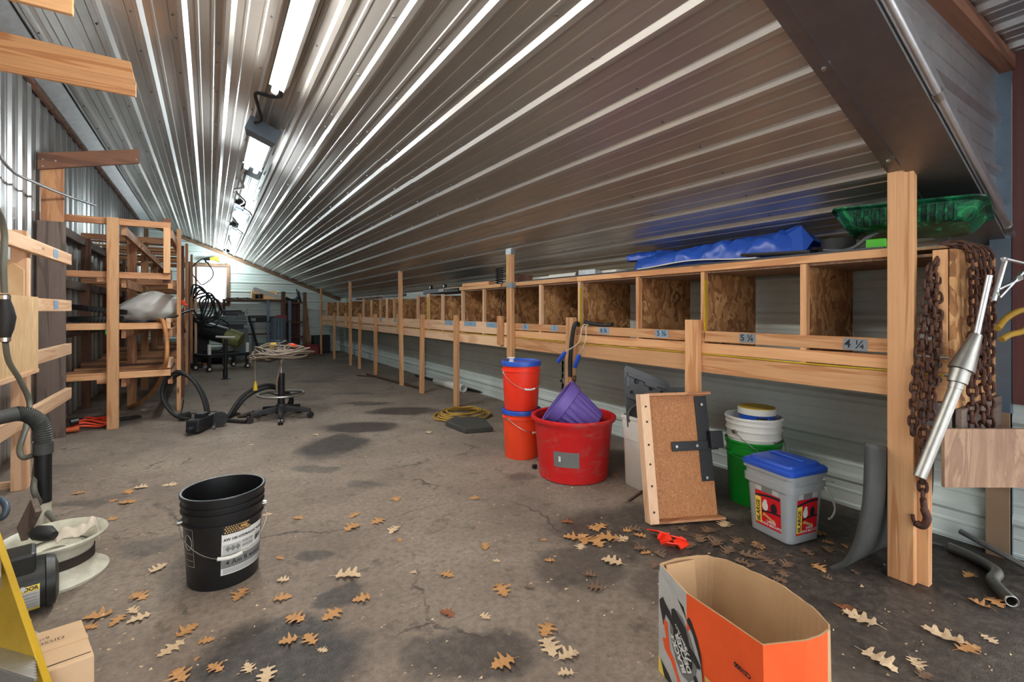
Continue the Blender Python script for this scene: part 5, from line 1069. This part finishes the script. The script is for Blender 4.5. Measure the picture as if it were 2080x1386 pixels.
for k in range(2):
    o = MB().tube([(1.97+.03*k,13.15,1.338),(1.90+.05*k,13.25,1.68-.05*k)], .014, 8).build('pry_bar', 'black_plastic', None, smooth=50); tag(o, ['black pry bar leaning on the saddle seat', 'shorter black pry bar beside the brown upright'][k], 'handle')
t = thing('tool_pile', 'row of greasy hand tools lying on the wall shelf', 'tools', (.58,13.2,1.396))
for k in range(7): MB().tube([(.34+.07*k,13.12+.02*(k % 3),1.412),(.46+.07*k,13.2,1.415+.008*(k % 3))], .014, 8).build('tool', 'black_steel', t, smooth=50)
# steel mill bench
mb_ = thing('steel_bench', 'heavy grey steel work bench with a tapering pedestal', 'workbench', (.3,12.4,0))
def sq(name, x0,x1,y0,y1,z0,z1, mat='machine_grey'): return MB().box(x0,x1,y0,y1,z0,z1).build(name, mat, mb_, bevel=.006)
sq('top_slab', -.22,.70,12.1,12.7,.90,1.0); sq('lower_slab', -.18,.72,12.14,12.66,.80,.87); sq('apron', -.1,.66,12.2,12.6,.70,.80,'black_steel'); sq('head_block', -.32,-.10,12.1,12.6,.72,1.05)
MB().hexa([(.50,12.2,0),(.78,12.2,0),(.78,12.6,0),(.50,12.6,0),(.40,12.2,.70),(.74,12.2,.70),(.74,12.6,.70),(.40,12.6,.70)]).build('pedestal', 'machine_grey', mb_, bevel=.01); MB().box(-.3,.0,12.25,12.55,0,.72).build('pedestal', 'black_steel', mb_, bevel=.01)
t = thing('bench_vise', 'dark bench vise bolted on the steel work bench', 'vise', (.42,12.3,1.001)); MB().box(.30,.56,12.22,12.38,1.001,1.07).build('base', 'black_steel', t, bevel=.01); MB().box(.22,.62,12.26,12.34,1.075,1.13).build('slide', 'black_steel', t, bevel=.01); MB().tube([(.62,12.3,1.10),(.74,12.3,1.10)], .014, 10).build('screw', 'steel', t, smooth=50); MB().tube([(.73,12.3,1.03),(.73,12.3,1.17)], .009, 8).build('handle', 'steel', t, smooth=50)
thing_box('parts_box', 'small black box on the steel bench near the vise', 'box', .08,.20,12.2,12.34,1.001,1.10,'black_plastic'); thing_box('parts_box', 'black parts box at the end of the steel bench', 'box', .58,.69,12.42,12.52,1.001,1.085,'black_plastic')
# dark steel frame table with clutter
ft = thing('frame_table', 'dark blue-grey steel frame table in front of the shelf unit', 'table', (1.3,12.6,0))
for x in (1.15, 1.62):
    MB().box(x,x+.06,12.5,12.56,0,1.36).build('leg', 'blue_grey_paint', ft, bevel=.004)
MB().box(.78,1.68,12.48,12.95,.84,.87).build('top', 'black_steel', ft, bevel=.004); MB().box(.80,1.15,12.5,12.9,.94,1.0).build('shelf_rail', 'black_steel', ft, bevel=.004); MB().box(.84,.90,12.5,12.56,0,.84).build('leg', 'blue_grey_paint', ft, bevel=.004)
for k, (x0, x1, h, mt) in enumerate(((.95,1.35,.10,'black_steel'),(1.38,1.60,.13,'red_paint'),)):
    thing_box('parts_tray', ['low black parts tray on the steel frame table', 'dark red parts tray on the steel frame table'][k], 'tray', x0,x1,12.60,12.85,.871,.871+h,mt)
bc = Vector((1.36,12.15,0)); t = thing('ribbed_barrel', 'dark grey ribbed barrel with a pale band before the shelf unit', 'barrel', bc + UP*.0)
m = MB(); NN = 72
vs = [bc + Vector(((.155 + (.008 if k % 3 else 0))*math.cos(2*PI*k/NN), (.155 + (.008 if k % 3 else 0))*math.sin(2*PI*k/NN), z)) for z in (0,.94) for k in range(NN)]; m.add(vs, [(k,(k+1) % NN,NN+(k+1) % NN,NN+k) for k in range(NN)] + [tuple(range(NN,2*NN))]); m.build('body', 'blue_grey_paint', t); MB().lathe([(.165,.38),(.169,.385),(.169,.44),(.165,.445)], 40, bc).build('band', 'tape_grey', t, smooth=40)
# red toolbox, black case
t = thing('red_toolbox', 'red metal toolbox on the floor in the back corner', 'toolbox', (2.2,13.0,0)); MB().box(1.95,2.38,12.88,13.12,0,.20).build('body', 'red_paint', t, bevel=.01); MB().box(1.95,2.38,12.88,13.12,.203,.235).build('lid', 'red_paint', t, bevel=.01); MB().tube(spl([(2.08,12.99,.235),(2.09,12.99,.27),(2.24,12.99,.27),(2.25,12.99,.235)],5), .008, 8).build('handle', 'black_plastic', t, smooth=50)
thing_box('black_case', 'black plastic case lying behind the red toolbox', 'case', 2.30,2.72,13.15,13.48,0,.46,'black_plastic',.02)
# auger tube, drum
t = thing('auger_tube', 'long black steel auger tube with an olive end lying on the left', 'tube', (.1,11.3,.3)); a0, a1, a2 = Vector((-.62,11.5,.92)), Vector((.30,11.15,.60)), Vector((.55,11.05,.50))
MB().tube([a0, a1], .17, 28).build('tube', 'black_steel', t, smooth=50); MB().tube([a1, a2], [.172,.16], 28).build('end_bell', 'olive_metal', t, smooth=50); MB().tube([a1 - (a1-a0).normalized()*.6, a1 - (a1-a0).normalized()*.56], .18, 28).build('flange', 'black_steel', t, smooth=40)
for x in (-.45,.25): MB().beam((x,11.4-.3*(x+.45),0), (x,11.4-.3*(x+.45),.55-.28*(x+.45)), .05, .05, (1,0,0)).build('prop', 'black_steel', t)
t = thing('oil_drum', 'small black drum lying under the auger tube', 'drum', (.1,11.68,0)); MB().tube([(-.10,11.75,.15),(.30,11.6,.15)], .145, 26).build('body', 'black_plastic', t, smooth=50)
for f_ in (.1,.5,.9): MB().tube([Vector((-.10,11.75,.15)).lerp(Vector((.30,11.6,.15)), f_-.02), Vector((-.10,11.75,.15)).lerp(Vector((.30,11.6,.15)), f_+.02)], .150, 26).build('hoop', 'black_steel', t, smooth=50)
# cart with casters
c0, c1 = Vector((.0,10.1,0)), Vector((.62,10.4,0)); ct = thing('steel_cart', 'black steel cart frame on casters with two pale uprights', 'cart', (c0+c1)*.5)
dcx = (c1-c0).normalized(); dcy = Vector((-dcx.y,dcx.x,0))
for e in (0, .5): MB().beam(c0 - dcx*.02 + dcy*e + UP*.285, c1 + dcx*.02 + dcy*e + UP*.285, .05, .06).build('rail', 'black_steel', ct, bevel=.003)
for cc_ in (c0, c1):
    MB().beam(cc_ + UP*.284, cc_ + dcy*.5 + UP*.284, .05, .05).build('cross_rail', 'black_steel', ct, bevel=.003); MB().beam(cc_ + UP*.315, cc_ + UP*.50, .035, .05, dcx).build('upright', 'white_plastic', ct, bevel=.003)
    for e in (0, .5):
        p = cc_ + dcy*e; MB().beam(p + UP*.10, p + UP*.256, .05, .05, dcx).build('leg', 'black_steel', ct, bevel=.003); MB().tube([p - dcy*.018 + UP*.053, p + dcy*.018 + UP*.053], .05, 18).build('caster', 'black_rubber', ct, smooth=40); MB().tube([p - dcy*.021 + UP*.053, p + dcy*.021 + UP*.053], .026, 14).build('caster_hub', 'white_plastic', ct, smooth=40)
rs = thing('roller_stand', 'black post roller stand with a white roller on top', 'stand', (.22,8.95,0)); MB().tube([(.22,8.95,.0),(.23,8.95,.66)], .026, 14).build('post', 'black_steel', rs, smooth=50); MB().tube([(.22,8.95,.0),(.22,8.95,.16)], .034, 14).build('sleeve', 'black_steel', rs, smooth=50)
rd = RGT; MB().tube([Vector((.225,8.95,.69)) - rd*.155, Vector((.225,8.95,.68)) + rd*.155], .017, 12).build('roller', 'white_plastic', rs, smooth=50); MB().lathe([(0,.0),(.07,.0),(.07,.012),(.03,.02),(0,.02)], 20, (.22,8.95,0)).build('foot', 'black_steel', rs, smooth=40)
t = thing('shovel', 'short black handled shovel standing against the frame table', 'shovel', (.9,12.2,0)); MB().tube([(.74,12.0,1.0),(.92,12.05,.30)], .026, 10).build('handle', 'black_plastic', t, smooth=50)
m = MB(); m.grid(lambda a, b: Vector((.80 + .24*a + .02*b, 12.03 + .03*math.sin(PI*a), .02 + .36*b)), 8, 6); m.build('blade', 'machine_grey', t, smooth=60, solid=.006)
tl = ['crumpled white paper bag', 'empty grey oil bottle', 'brown paper scrap', 'clear plastic bottle', 'crushed white cup', 'dented can', 'wadded pale rag', 'torn cardboard scrap', 'blue-grey plastic jug']
for k, lab in enumerate(tl):
    p = F(507+5.2*k, 735-(k*5 % 7)*1.6); s_ = .05 + .014*(k % 3); m = MB()
    def tf(a, b, p=p, s_=s_, k=k): th = 2*PI*a; ph = PI*b; n = 1 + .35*NZ.noise(Vector((math.cos(th)*2+k, math.sin(th)*2, b*3))); return p + Vector((s_*1.3*math.sin(ph)*math.cos(th)*n, s_*math.sin(ph)*math.sin(th)*n, max(0, s_*(1 - math.cos(ph)*n))))
    m.grid(tf, 12, 7); o = m.build(['paper_bag','oil_bottle','paper_scrap','plastic_bottle','crushed_cup','dented_can','wadded_rag','cardboard_scrap','plastic_jug'][k], ['paper_white','grey_plastic','cardboard','white_plastic','paper_white','steel','cloth','cardboard','blue_grey_paint'][k], None, smooth=50); tag(o, lab + ' in the litter heap beside the shovel', 'litter', 'litter heap by the shovel')
# hoses hung at the far end of the rack
HB = Vector((-.15, 11.3, 0))
labs = ['thick black hydraulic hose looped high on the rack end', 'black hose coil hanging lowest at the rack end', 'thin black cable looped over the window edge', 'black rubber hose hanging in a narrow loop at the rack end', 'stiff black hose bowed out from the rack end', 'grey hose hanging among the black hoses', 'black air hose in a wide loop by the window']
for k, lab in enumerate(labs):
    w = .14 + .03*(k % 4); zt = 1.62 - .05*k; zb = .95 - .07*(k % 3); y0 = 10.93 + .022*k; x0 = -.20 + .045*k; pts = []
    if k == 2: zt, zb, w = 2.13, 1.62, .15
    if k == 6: zt, zb, w = .98, .30, .28
    for j in range(26):
        a = 2*PI*j/26; pts.append((x0 + w*math.cos(a) + .03*math.sin(3*a+k), y0 + .03*math.sin(2*a+k), (zt+zb)/2 + (zt-zb)/2*math.sin(a)))
    m = MB(); m.tube(pts, .016 if k != 2 else .01, 8, True)
    if k in (0,1,3): m.tube([(x+.03, y+.03, z-.05) for x, y, z in pts], .016, 8, True)
    o = m.build('hanging_hose', 'grey_rubber' if k == 5 else 'black_rubber', None, smooth=60); tag(o, lab, 'hose', 'hoses at the rack end')
o = MB().box(-.24,-.20,11.02,11.06,.0,2.05).build('wood_stake', 'pale_pine', None); tag(o, 'thin pale wooden stake standing at the end of the rack', 'stake')
o = MB().tube([F(350,752)+UP*.02, F(425,738)+UP*.02], .018, 8).build('iron_bar', 'black_steel', None, smooth=50); tag(o, 'black iron bar on the floor beyond the rack', 'bar')
o = MB().boxc(F(398,748)+UP*.05, (.22,.12,.1), (0,0,.3)).build('scrap_part', 'grime', None, bevel=.015); tag(o, 'greasy metal scrap part on the floor past the rack', 'scrap')
o = MB().beam(F(388,741)+UP*.02, F(420,742)+UP*.02, .07, .03).build('lumber_offcut', 'rack_pine', None); tag(o, 'pine offcut lying on the floor past the rack', 'offcut')
# ================================================================== FOREGROUND: black pail, saw carton, leaves
c = Vector((.052, 2.335, 0)); Hb, rb_, rt_ = .372, .130, .150
t = thing('black_pail', 'open black plastic pail with a hydraulic fluid label on the floor', 'bucket', c)
MB().lathe(pail_profile(Hb, rb_, rt_, ((.70,.007),(.82,.007),(.89,.006))), 56, c).build('body', 'black_plastic', t, smooth=35)
bail(t, c, .147, .262, math.radians(-84), .125, 'steel', 'white_plastic', .0018, .012)
rf = lambda z: rb_ + (rt_-rb_)*z/Hb
view = math.atan2(-c.y, -c.x)
fn = wrap(c, rf, view + math.radians(26))
lb = patch(fn, -.072, .112, .058, .225, 0., 20, 4).build('label', 'paper_white', t)
def lp2(a0, a1, z0, z1, name, mat, d=.0008): return patch(fn, a0, a1, z0, z1, d, 12, 2).build(name, mat, lb)
lp2(-.07, .036, .222, .264, 'brand_panel', 'ink'); text(MB(), 'FARM', .0155, lambda a, b: fn(a+.012, b+.254, .002), bold=.0006).build('lettering', 'print_tan', lb); text(MB(), 'RATED', .0145, lambda a, b: fn(a+.012, b+.231, .002), bold=.0006).build('lettering', 'print_tan', lb); lp2(-.006, .022, .239, .246, 'brand_bar', 'print_tan', .0018)
m = MB()
for k in range(6):
    for j in range(4): m.grid(lambda i, q, k=k, j=j: fn(-.064+.009*k+.004*(j % 2)+.005*i, .227+.008*j+.005*q, .0018), 1, 1)
m.build('brand_emblem', 'print_tan', lb)
text(MB(), 'AW 100 HYDRAULIC FLUID', .0142, lambda a, b: fn(a+.021, b+.200, .0012), bold=.0005).build('lettering', 'ink', lb)
lp2(-.072, .112, .085, .128, 'duct_tape', 'print_grey', .0012); text(MB(), '4 Am R wood', .027, lambda a, b: fn(a+.020, b+.105, .002), bold=.0002).build('handwriting', 'ink', lb)
lp2(-.068, -.002, .143, .180, 'hazard_box', 'print_silver'); lp2(.0, .052, .150, .182, 'data_box', 'print_silver'); lp2(.062, .102, .150, .185, 'barcode_box', 'print_silver')
m = MB()
for k in range(3):
    s = .012; cx_, cz_ = -.050+.018*k, .162; q = MB(); m.add([fn(cx_, cz_-s, .0016), fn(cx_+s*.8, cz_, .0016), fn(cx_, cz_+s, .0016), fn(cx_-s*.8, cz_, .0016)], [(0,1,2,3)])
m.build('hazard_diamonds', 'print_grey', lb)
text(MB(), 'E1240117004', .0085, lambda a, b: fn(a+.027, b+.176, .0016)).build('lettering', 'ink', lb); text(MB(), '08T9C3510', .0095, lambda a, b: fn(a+.026, b+.158, .0016)).build('lettering', 'ink', lb)
m = MB(); rd_ = random.Random(3); x = .064
while x < .100:
    w = rd_.choice((.001,.002,.003)); m.grid(lambda i, q, x=x, w=w: fn(x + w*i, .153 + .022*q, .0016), 1, 1); x += w + rd_.choice((.001,.002))
m.build('barcode', 'ink', lb)
for k in range(6):
    patch(fn, -.066, .106, .063+.0034*k, .0645+.0034*k, .0012, 14, 1).build('fine_print', 'print_grey', lb)
for z0 in (.132,.137): patch(fn, -.068, .106, z0, z0+.0014, .0012, 14, 1).build('fine_print', 'print_grey', lb)
f2 = wrap(c, rf, view - math.radians(58)); m = MB()
for (a0, a1, z0, z1) in ((-.028,.028,.098,.0995),(-.028,.028,.249,.2505),(-.028,-.0265,.098,.25),(.0265,.028,.098,.25),(-.028,.028,.150,.1512),(-.028,.028,.122,.1232)): m.grid(lambda i, q, a0=a0, a1=a1, z0=z0, z1=z1: f2(a0+(a1-a0)*i, z0+(z1-z0)*q, .0005), 4, 1)
m.tube([f2(.021*math.cos(2*PI*k/20), .195+.03*math.sin(2*PI*k/20), .001) for k in range(20)], .0008, 4, True); m.build('warning_panel', 'print_silver', t)
# ---- big torn saw carton, print upside down
Hc = .335
top_ = [(1.173,.969),(1.240,.962),(1.30,.940),(1.352,.905),(1.374,.82),(1.378,.714),(1.352,.63),(1.30,.548),(1.245,.543),(1.19,.551),(1.092,.602),(1.118,.72),(1.143,.85)]
base = [(1.172,.970),(1.245,.966),(1.31,.950),(1.365,.930),(1.368,.82),(1.360,.714),(1.345,.63),(1.315,.548),(1.25,.55),(1.19,.566),(1.100,.600),(1.124,.72),(1.148,.85)]
def dens(L):     # the bowed back wall follows a smooth curve
    P = [Vector((x, y, 0)) for x, y in L]; b = spl(P[2:9], 4); return [(p.x, p.y) for p in P[:2] + b[:-1] + P[8:]]
top_, base = dens(top_), dens(base)
t = thing('saw_carton', 'big torn cardboard saw carton printed orange and silver standing open', 'box', (1.24,.75,0))
n = len(top_); rt2 = random.Random(5); jag = [rt2.uniform(-.006,.004) for _ in range(n)]; jag = [j*.5 for j in jag]; jag[n-1] = -.022; jag[n-2] = -.012
def ringz(f, z, inset=0.):
    cx_ = sum(p[0] for p in top_)/n; cy_ = sum(p[1] for p in top_)/n; out = []
    for k in range(n):
        x = base[k][0]*(1-f)+top_[k][0]*f; y = base[k][1]*(1-f)+top_[k][1]*f; d = Vector((x-cx_, y-cy_, 0)); d = d*(1 - inset/max(d.length, .01)); out.append(Vector((cx_+d.x, cy_+d.y, z + (jag[k] if f > .98 else 0))))
    return out
m = MB(); loft(m, [ringz(0,0), ringz(.5,Hc*.5), ringz(1,Hc)], False, False); 
for i in range(len(m.f)):
    k = i % n; m.m[i] = 2 if k == n-1 else 1 if k >= n-7 else 0
m.mi = 0; loft(m, [ringz(0,.004,.005), ringz(.5,Hc*.5,.005), ringz(1,Hc,.005)], False, False); loft(m, [ringz(1,Hc), ringz(1,Hc,.005)], False, False); m.add(ringz(0,.004,.004), [tuple(range(n))])
m.build('walls', ['cardboard', 'print_orange', 'print_silver'], t)
m = MB(); fl0, fl1 = Vector((1.185,.955,Hc-.002)), Vector((1.290,.930,Hc-.004)); m.add([fl0, fl1, fl1 + Vector((-.004,-.012,-.12)), fl0 + Vector((.006,-.012,-.10))], [(0,1,2,3)]); m.build('inner_flap', 'cardboard', t, solid=.004)
q0, q1 = Vector((1.173,.970,0)), Vector((1.094,.601,0)); qd = (q1-q0).normalized(); qn = Vector((-abs(qd.y), qd.x*(1 if qd.y < 0 else -1), 0)).normalized()
if qn.dot(Vector((0,0,0))-q0) < 0: qn = -qn
def pf_(u, v, d=0.):      # a point of the print on the carton's long side
    r_ = ray(u, v); tt = (q0.dot(qn) - 0)/r_.dot(qn); p = r_*tt; s = (p - q0).dot(qd); z = CH + r_.z*tt
    f = z/Hc; k = min(1, max(0, s/(q1-q0).length)); bow = .012*math.sin(PI*k)
    return q0 + qd*s + UP*z + qn*(.002 + d + 0*bow)
cz = lambda pts: [(1300 + x/4.522, 1080 + y/4.522) for x, y in pts]
def pr_(name, mat, pts, d):
    m = MB(); P = [pf_(u, v, d) for u, v in cz(pts)]; P = [Vector((p.x, p.y, max(.002, min(Hc-.003, p.z)))) for p in P]; m.add(P, [tuple(range(len(P)))]); return m.build(name, mat, t)
pr_('silver_print', 'print_silver', [(172,355),(250,420),(340,500),(440,585),(560,760),(660,900),(720,1030),(770,1160),(790,1300),(775,1420),(640,1480),(175,1330)], .0005)
pr_('black_stripe', 'print_dark', [(440,585),(545,670),(640,780),(720,930),(765,1060),(785,1200),(790,1300),(770,1160),(720,1030),(660,900),(560,760)], .0012)
pr_('saw_picture', 'print_grey', [(330,760),(420,690),(520,760),(610,900),(680,1040),(720,1180),(690,1290),(600,1330),(500,1270),(420,1150),(360,1000),(335,880)], .0010)
pr_('saw_picture', 'print_dark', [(355,690),(400,680),(470,760),(560,850),(600,960),(640,1080),(655,1190),(620,1240),(560,1230),(480,1130),(420,1020),(390,930),(380,860),(360,780)], .0016)
pr_('saw_handle', 'print_dark', [(185,620),(235,590),(275,650),(340,720),(365,790),(380,860),(330,800),(275,745),(245,850),(215,740),(195,680)], .0016)
pr_('hand_picture', 'print_orange', [(245,795),(300,815),(318,960),(335,1060),(400,1150),(440,1260),(520,1400),(460,1420),(430,1300),(350,1160),(262,1060),(232,960),(285,965),(262,880)], .0018)
pr_('saw_bar_picture', 'print_dark', [(560,960),(600,985),(700,1080),(765,1170),(760,1195),(720,1190),(640,1110)], .0021)
pr_('yellow_corner', 'print_yellow', [(172,1120),(200,1180),(262,1330),(300,1400),(172,1270)], .0010); pr_('black_corner', 'print_dark', [(205,1160),(320,1290),(400,1420),(300,1420),(255,1320)], .0010)
pr_('badge', 'print_dark', [(665,1270),(700,1255),(735,1310),(720,1345),(680,1325)], .0022)
pr_('orange_tag', 'print_tan', [(815,1235),(960,1310),(970,1375),(825,1290)], .0012)
pr_('oval_picture', 'paper_white', [(1045 + 72*math.cos(2*PI*k/20), 1370 + 75*math.sin(2*PI*k/20)) for k in range(20)], .0012); pr_('oval_picture_dark', 'print_dark', [(985,1330),(1010,1320),(1050,1360),(1030,1420),(990,1400)], .0018)
def flat(cu_, cv_, ang, sc):     # lettering laid on the side, turned by ang in the picture plane of the print
    p = pf_(cu_, cv_, .0028); ca, sa = math.cos(ang), math.sin(ang)
    return lambda a, b: p + qd*(a*ca - b*sa)*sc + UP*(a*sa + b*ca)*sc
text(MB(), 'BLACK+\nDECKER', .026, flat(*cz([(490,1075)])[0], PI - .95, 1), bold=.0012).build('lettering', 'paper_white', t)
text(MB(), '7½', .03, flat(*cz([(578,1075)])[0], PI - .95, 1), bold=.0012).build('lettering', 'paper_white', t)
hx_ = flat(*cz([(488,985)])[0], 0, 1); m = MB(); m.tube([hx_(.016*math.cos(PI/3*k), .016*math.sin(PI/3*k)) for k in range(6)], .0009, 4, True); m.build('hexagon_mark', 'print_silver', t)
text(MB(), 'HEAVY DUTY', .010, flat(*cz([(490,915)])[0], PI - .75, 1), bold=.0004).build('lettering', 'paper_white', t)
text(MB(), 'CS1000', .016, flat(*cz([(1330,1128)])[0], PI, 1), bold=.0008).build('lettering', 'ink', t)
# ---- fallen oak leaves, each its own
def leaf_mesh(seed, mat):
    r_ = random.Random(seed); j_ = lambda q: q*r_.uniform(.8,1.2)
    half = [(0.,.01),(.08,.05),(.12,j_(.20)),(.20,j_(.25)),(.24,.12),(.34,.12),(.42,j_(.34)),(.51,j_(.40)),(.53,.17),(.61,.14),(.70,j_(.30)),(.77,j_(.28)),(.79,.12),(.87,.12),(.94,.15),(.96,.06),(1.04,0.)]
    cur = r_.uniform(.12,.4); tw = r_.uniform(-.5,.5); side_ = r_.choice((-1,1))
    def P(x, y): return Vector((x-.5, y, .02 + cur*(abs(y)**1.5)*2.2 + side_*.16*(x-.5)**2*1.2 + tw*y*(x-.5)*.6 + .02*math.sin(9*x+seed)))
    mb = MB(); mid = [(x, 0) for x, _ in half]; n = len(half)
    vs = [P(x, 0) for x, _ in half] + [P(x, w) for x, w in half] + [P(x, w) for x, w in ([(half[0][0], -half[0][1])] + [(x, -w*(.85)) for x, w in half[1:-1]] + [half[-1]])]
    fs = []
    for i in range(n-1): fs += [(i, i+1, n+i+1, n+i), (i+1, i, 2*n+i, 2*n+i+1)]
    mb.add(vs, fs); zm = min(p.z for p in mb.v)
    mb.tube([Vector((-.72,.02,zm+.02)), Vector((-.5,0,P(0,0).z))], .008, 4)
    zm = min(p.z for p in mb.v)
    for p in mb.v: p.z -= zm
    return mb.mesh('oak_leaf', [MAT[mat]], 50)
LM = {m: [leaf_mesh(s + 11*m, 'leaf_%d' % m) for s in range(4)] for m in range(4)}
LL = ['pale cream dry', 'tan dry', 'reddish brown dry', 'dull grey-brown']
ANCH = [('black pail', (.05,2.33)), ('saw carton', (1.24,.75)), ('small carton', (-.33,1.76)), ('wheel rim', (-.53,2.7)), ('particle board panel', (2.15,1.58)), ('biscuit pail', (2.43,1.23)), ('near bench post', (2.42,.75)), ('bent pipe', (2.7,.53)), ('red tub', (2.1,2.47)), ('red strap', (1.9,1.5)), ('shop stool', (.62,5.36)), ('orange pails', (2.03,3.0)), ('drain hose pipe', (-.7,3.28))]
rl = random.Random(21)
def leaf(u, v, px, kind, ang=None):
    p = F(u, v, .0); zc = p.x*SS + p.y*CC; L = px*zc/FPX*1.15
    o = bpy.data.objects.new('oak_leaf', rl.choice(LM[kind])); COL.objects.link(o); o.location = p + UP*.001; o.scale = (L, L*rl.uniform(1.05,1.45), L*rl.uniform(.6,1.1)); o.rotation_euler = (0, 0, rl.uniform(0, 6.28) if ang is None else ang)
    near_ = min(ANCH, key=lambda q: (q[1][0]-p.x)**2 + (q[1][1]-p.y)**2)[0]; side_ = 'beside' if (p - Vector((*dict(ANCH)[near_], 0))).length < .45 else 'well away from'
    lab = '%s oak leaf on the floor %s the %s' % (LL[kind], side_, near_); tag(o, lab, 'leaf', lab.replace('leaf', 'leaves'))
LEAVES = [(262,1000,26,1),(285,992,22,0),(160,1003,20,1),(232,1018,16,1),(258,1022,26,1),(230,1055,20,1),(345,986,24,0),(322,1157,32,0),(283,1213,36,1),(200,1253,44,1),(238,1262,34,1),(270,1243,28,0),(282,1258,36,0),(185,1275,26,1),(380,1283,38,1),(348,1318,46,0),(418,1304,26,1),(438,1358,34,1),(365,1374,46,1),(400,1340,12,1),
 (487,1210,38,1),(573,1218,32,1),(600,1258,36,1),(675,1250,38,1),(586,1303,32,1),(630,1300,38,1),(655,1322,20,0),(735,1218,32,1),(706,1172,46,0),(568,1135,18,1),(575,1180,22,0),(505,1358,30,0),(540,1375,44,0),(605,1054,20,1),(543,1046,16,0),(720,1048,24,1),(716,1073,32,1),(768,1060,28,1),(800,1078,28,0),(812,1098,16,1),(803,1015,22,1),(965,1013,20,1),(1080,1155,0,1),
 (908,1170,26,1),(908,1248,30,2),(1018,1200,42,1),(1022,1348,44,1),(1110,1280,40,1),(1115,1316,46,0),(1155,1335,42,0),(1150,1370,30,0),(985,1255,22,0),(985,1112,24,1),(1008,1140,14,0),(1105,1098,14,1),(1116,1140,20,1),(1163,1093,34,1),(1185,1098,38,1),(1210,1103,40,1),(1205,1075,26,1),(1235,1095,44,1),(1262,1097,30,0),(1152,1062,24,2),(1218,1072,34,1),(1180,1112,24,0),(1243,1142,38,0),(1300,1090,24,1),(1275,1080,18,1),(1340,1128,26,3),
 (1300,1115,24,3),(1420,1095,34,3),(1455,1105,36,3),(1480,1120,34,3),(1500,1100,30,3),(1440,1080,30,3),(1520,1130,32,3),(1560,1140,30,3),(1470,1065,30,0),(1590,1165,26,3),(1600,1150,30,3),(1400,1110,30,3),(1540,1112,26,3),
 (1715,1110,16,1),(1722,1240,36,2),(1748,1258,52,0),(1918,1295,60,0),(1968,1320,46,1),(1785,1345,56,0),(1990,1228,32,1),(2020,1225,34,1),(1968,1170,30,1),(2010,1300,26,0),(1860,1350,34,0),(1880,1375,30,3),(1740,1165,18,3),(1265,1000,0,1),(1250,965,14,1),(1330,1150,24,3),(1210,1195,30,3),(1075,1195,18,3),(840,1165,12,0),(460,1165,0,1),(870,880,14,0),(640,885,12,0),(510,905,10,0),(790,740,10,0)]
for (u, v, px, kd) in LEAVES:
    if px: leaf(u, v, px, kd)
for k in range(26): leaf(rl.uniform(1180,1700), rl.uniform(1075,1190), rl.uniform(14,30), rl.choice((3,3,3,1)))
cb = MB()
for k in range(520):      # crumbs of leaf and grit
    u, v = rl.uniform(60, 2060), rl.uniform(800, 1380); p = F(u, v); s = rl.uniform(.003,.009)*(1.6 if 1100 < u < 1800 and v < 1200 else 1); a = rl.uniform(0, 6.28)
    if p.x > 3.0 or p.x < -1.1: continue
    cb.add([p + Vector((s*math.cos(a+q), s*math.sin(a+q)*(.6), .001 + .002*(k % 3)*(q > 2))) for q in (0,1.9,4.1)], [(0,1,2)])
o = cb.build('leaf_crumbs', 'leaf_0', None); tag(o, 'crumbs of dry leaf and grit scattered over the dirt floor', 'debris', None, 'stuff')
o = MB().boxc(F(595,712+120,.003), (.11,.07,.002), (0,0,.5)); o = o.build('paper_scrap', 'paper_white', None); tag(o, 'white scrap of paper on the floor behind the foot ring', 'paper')
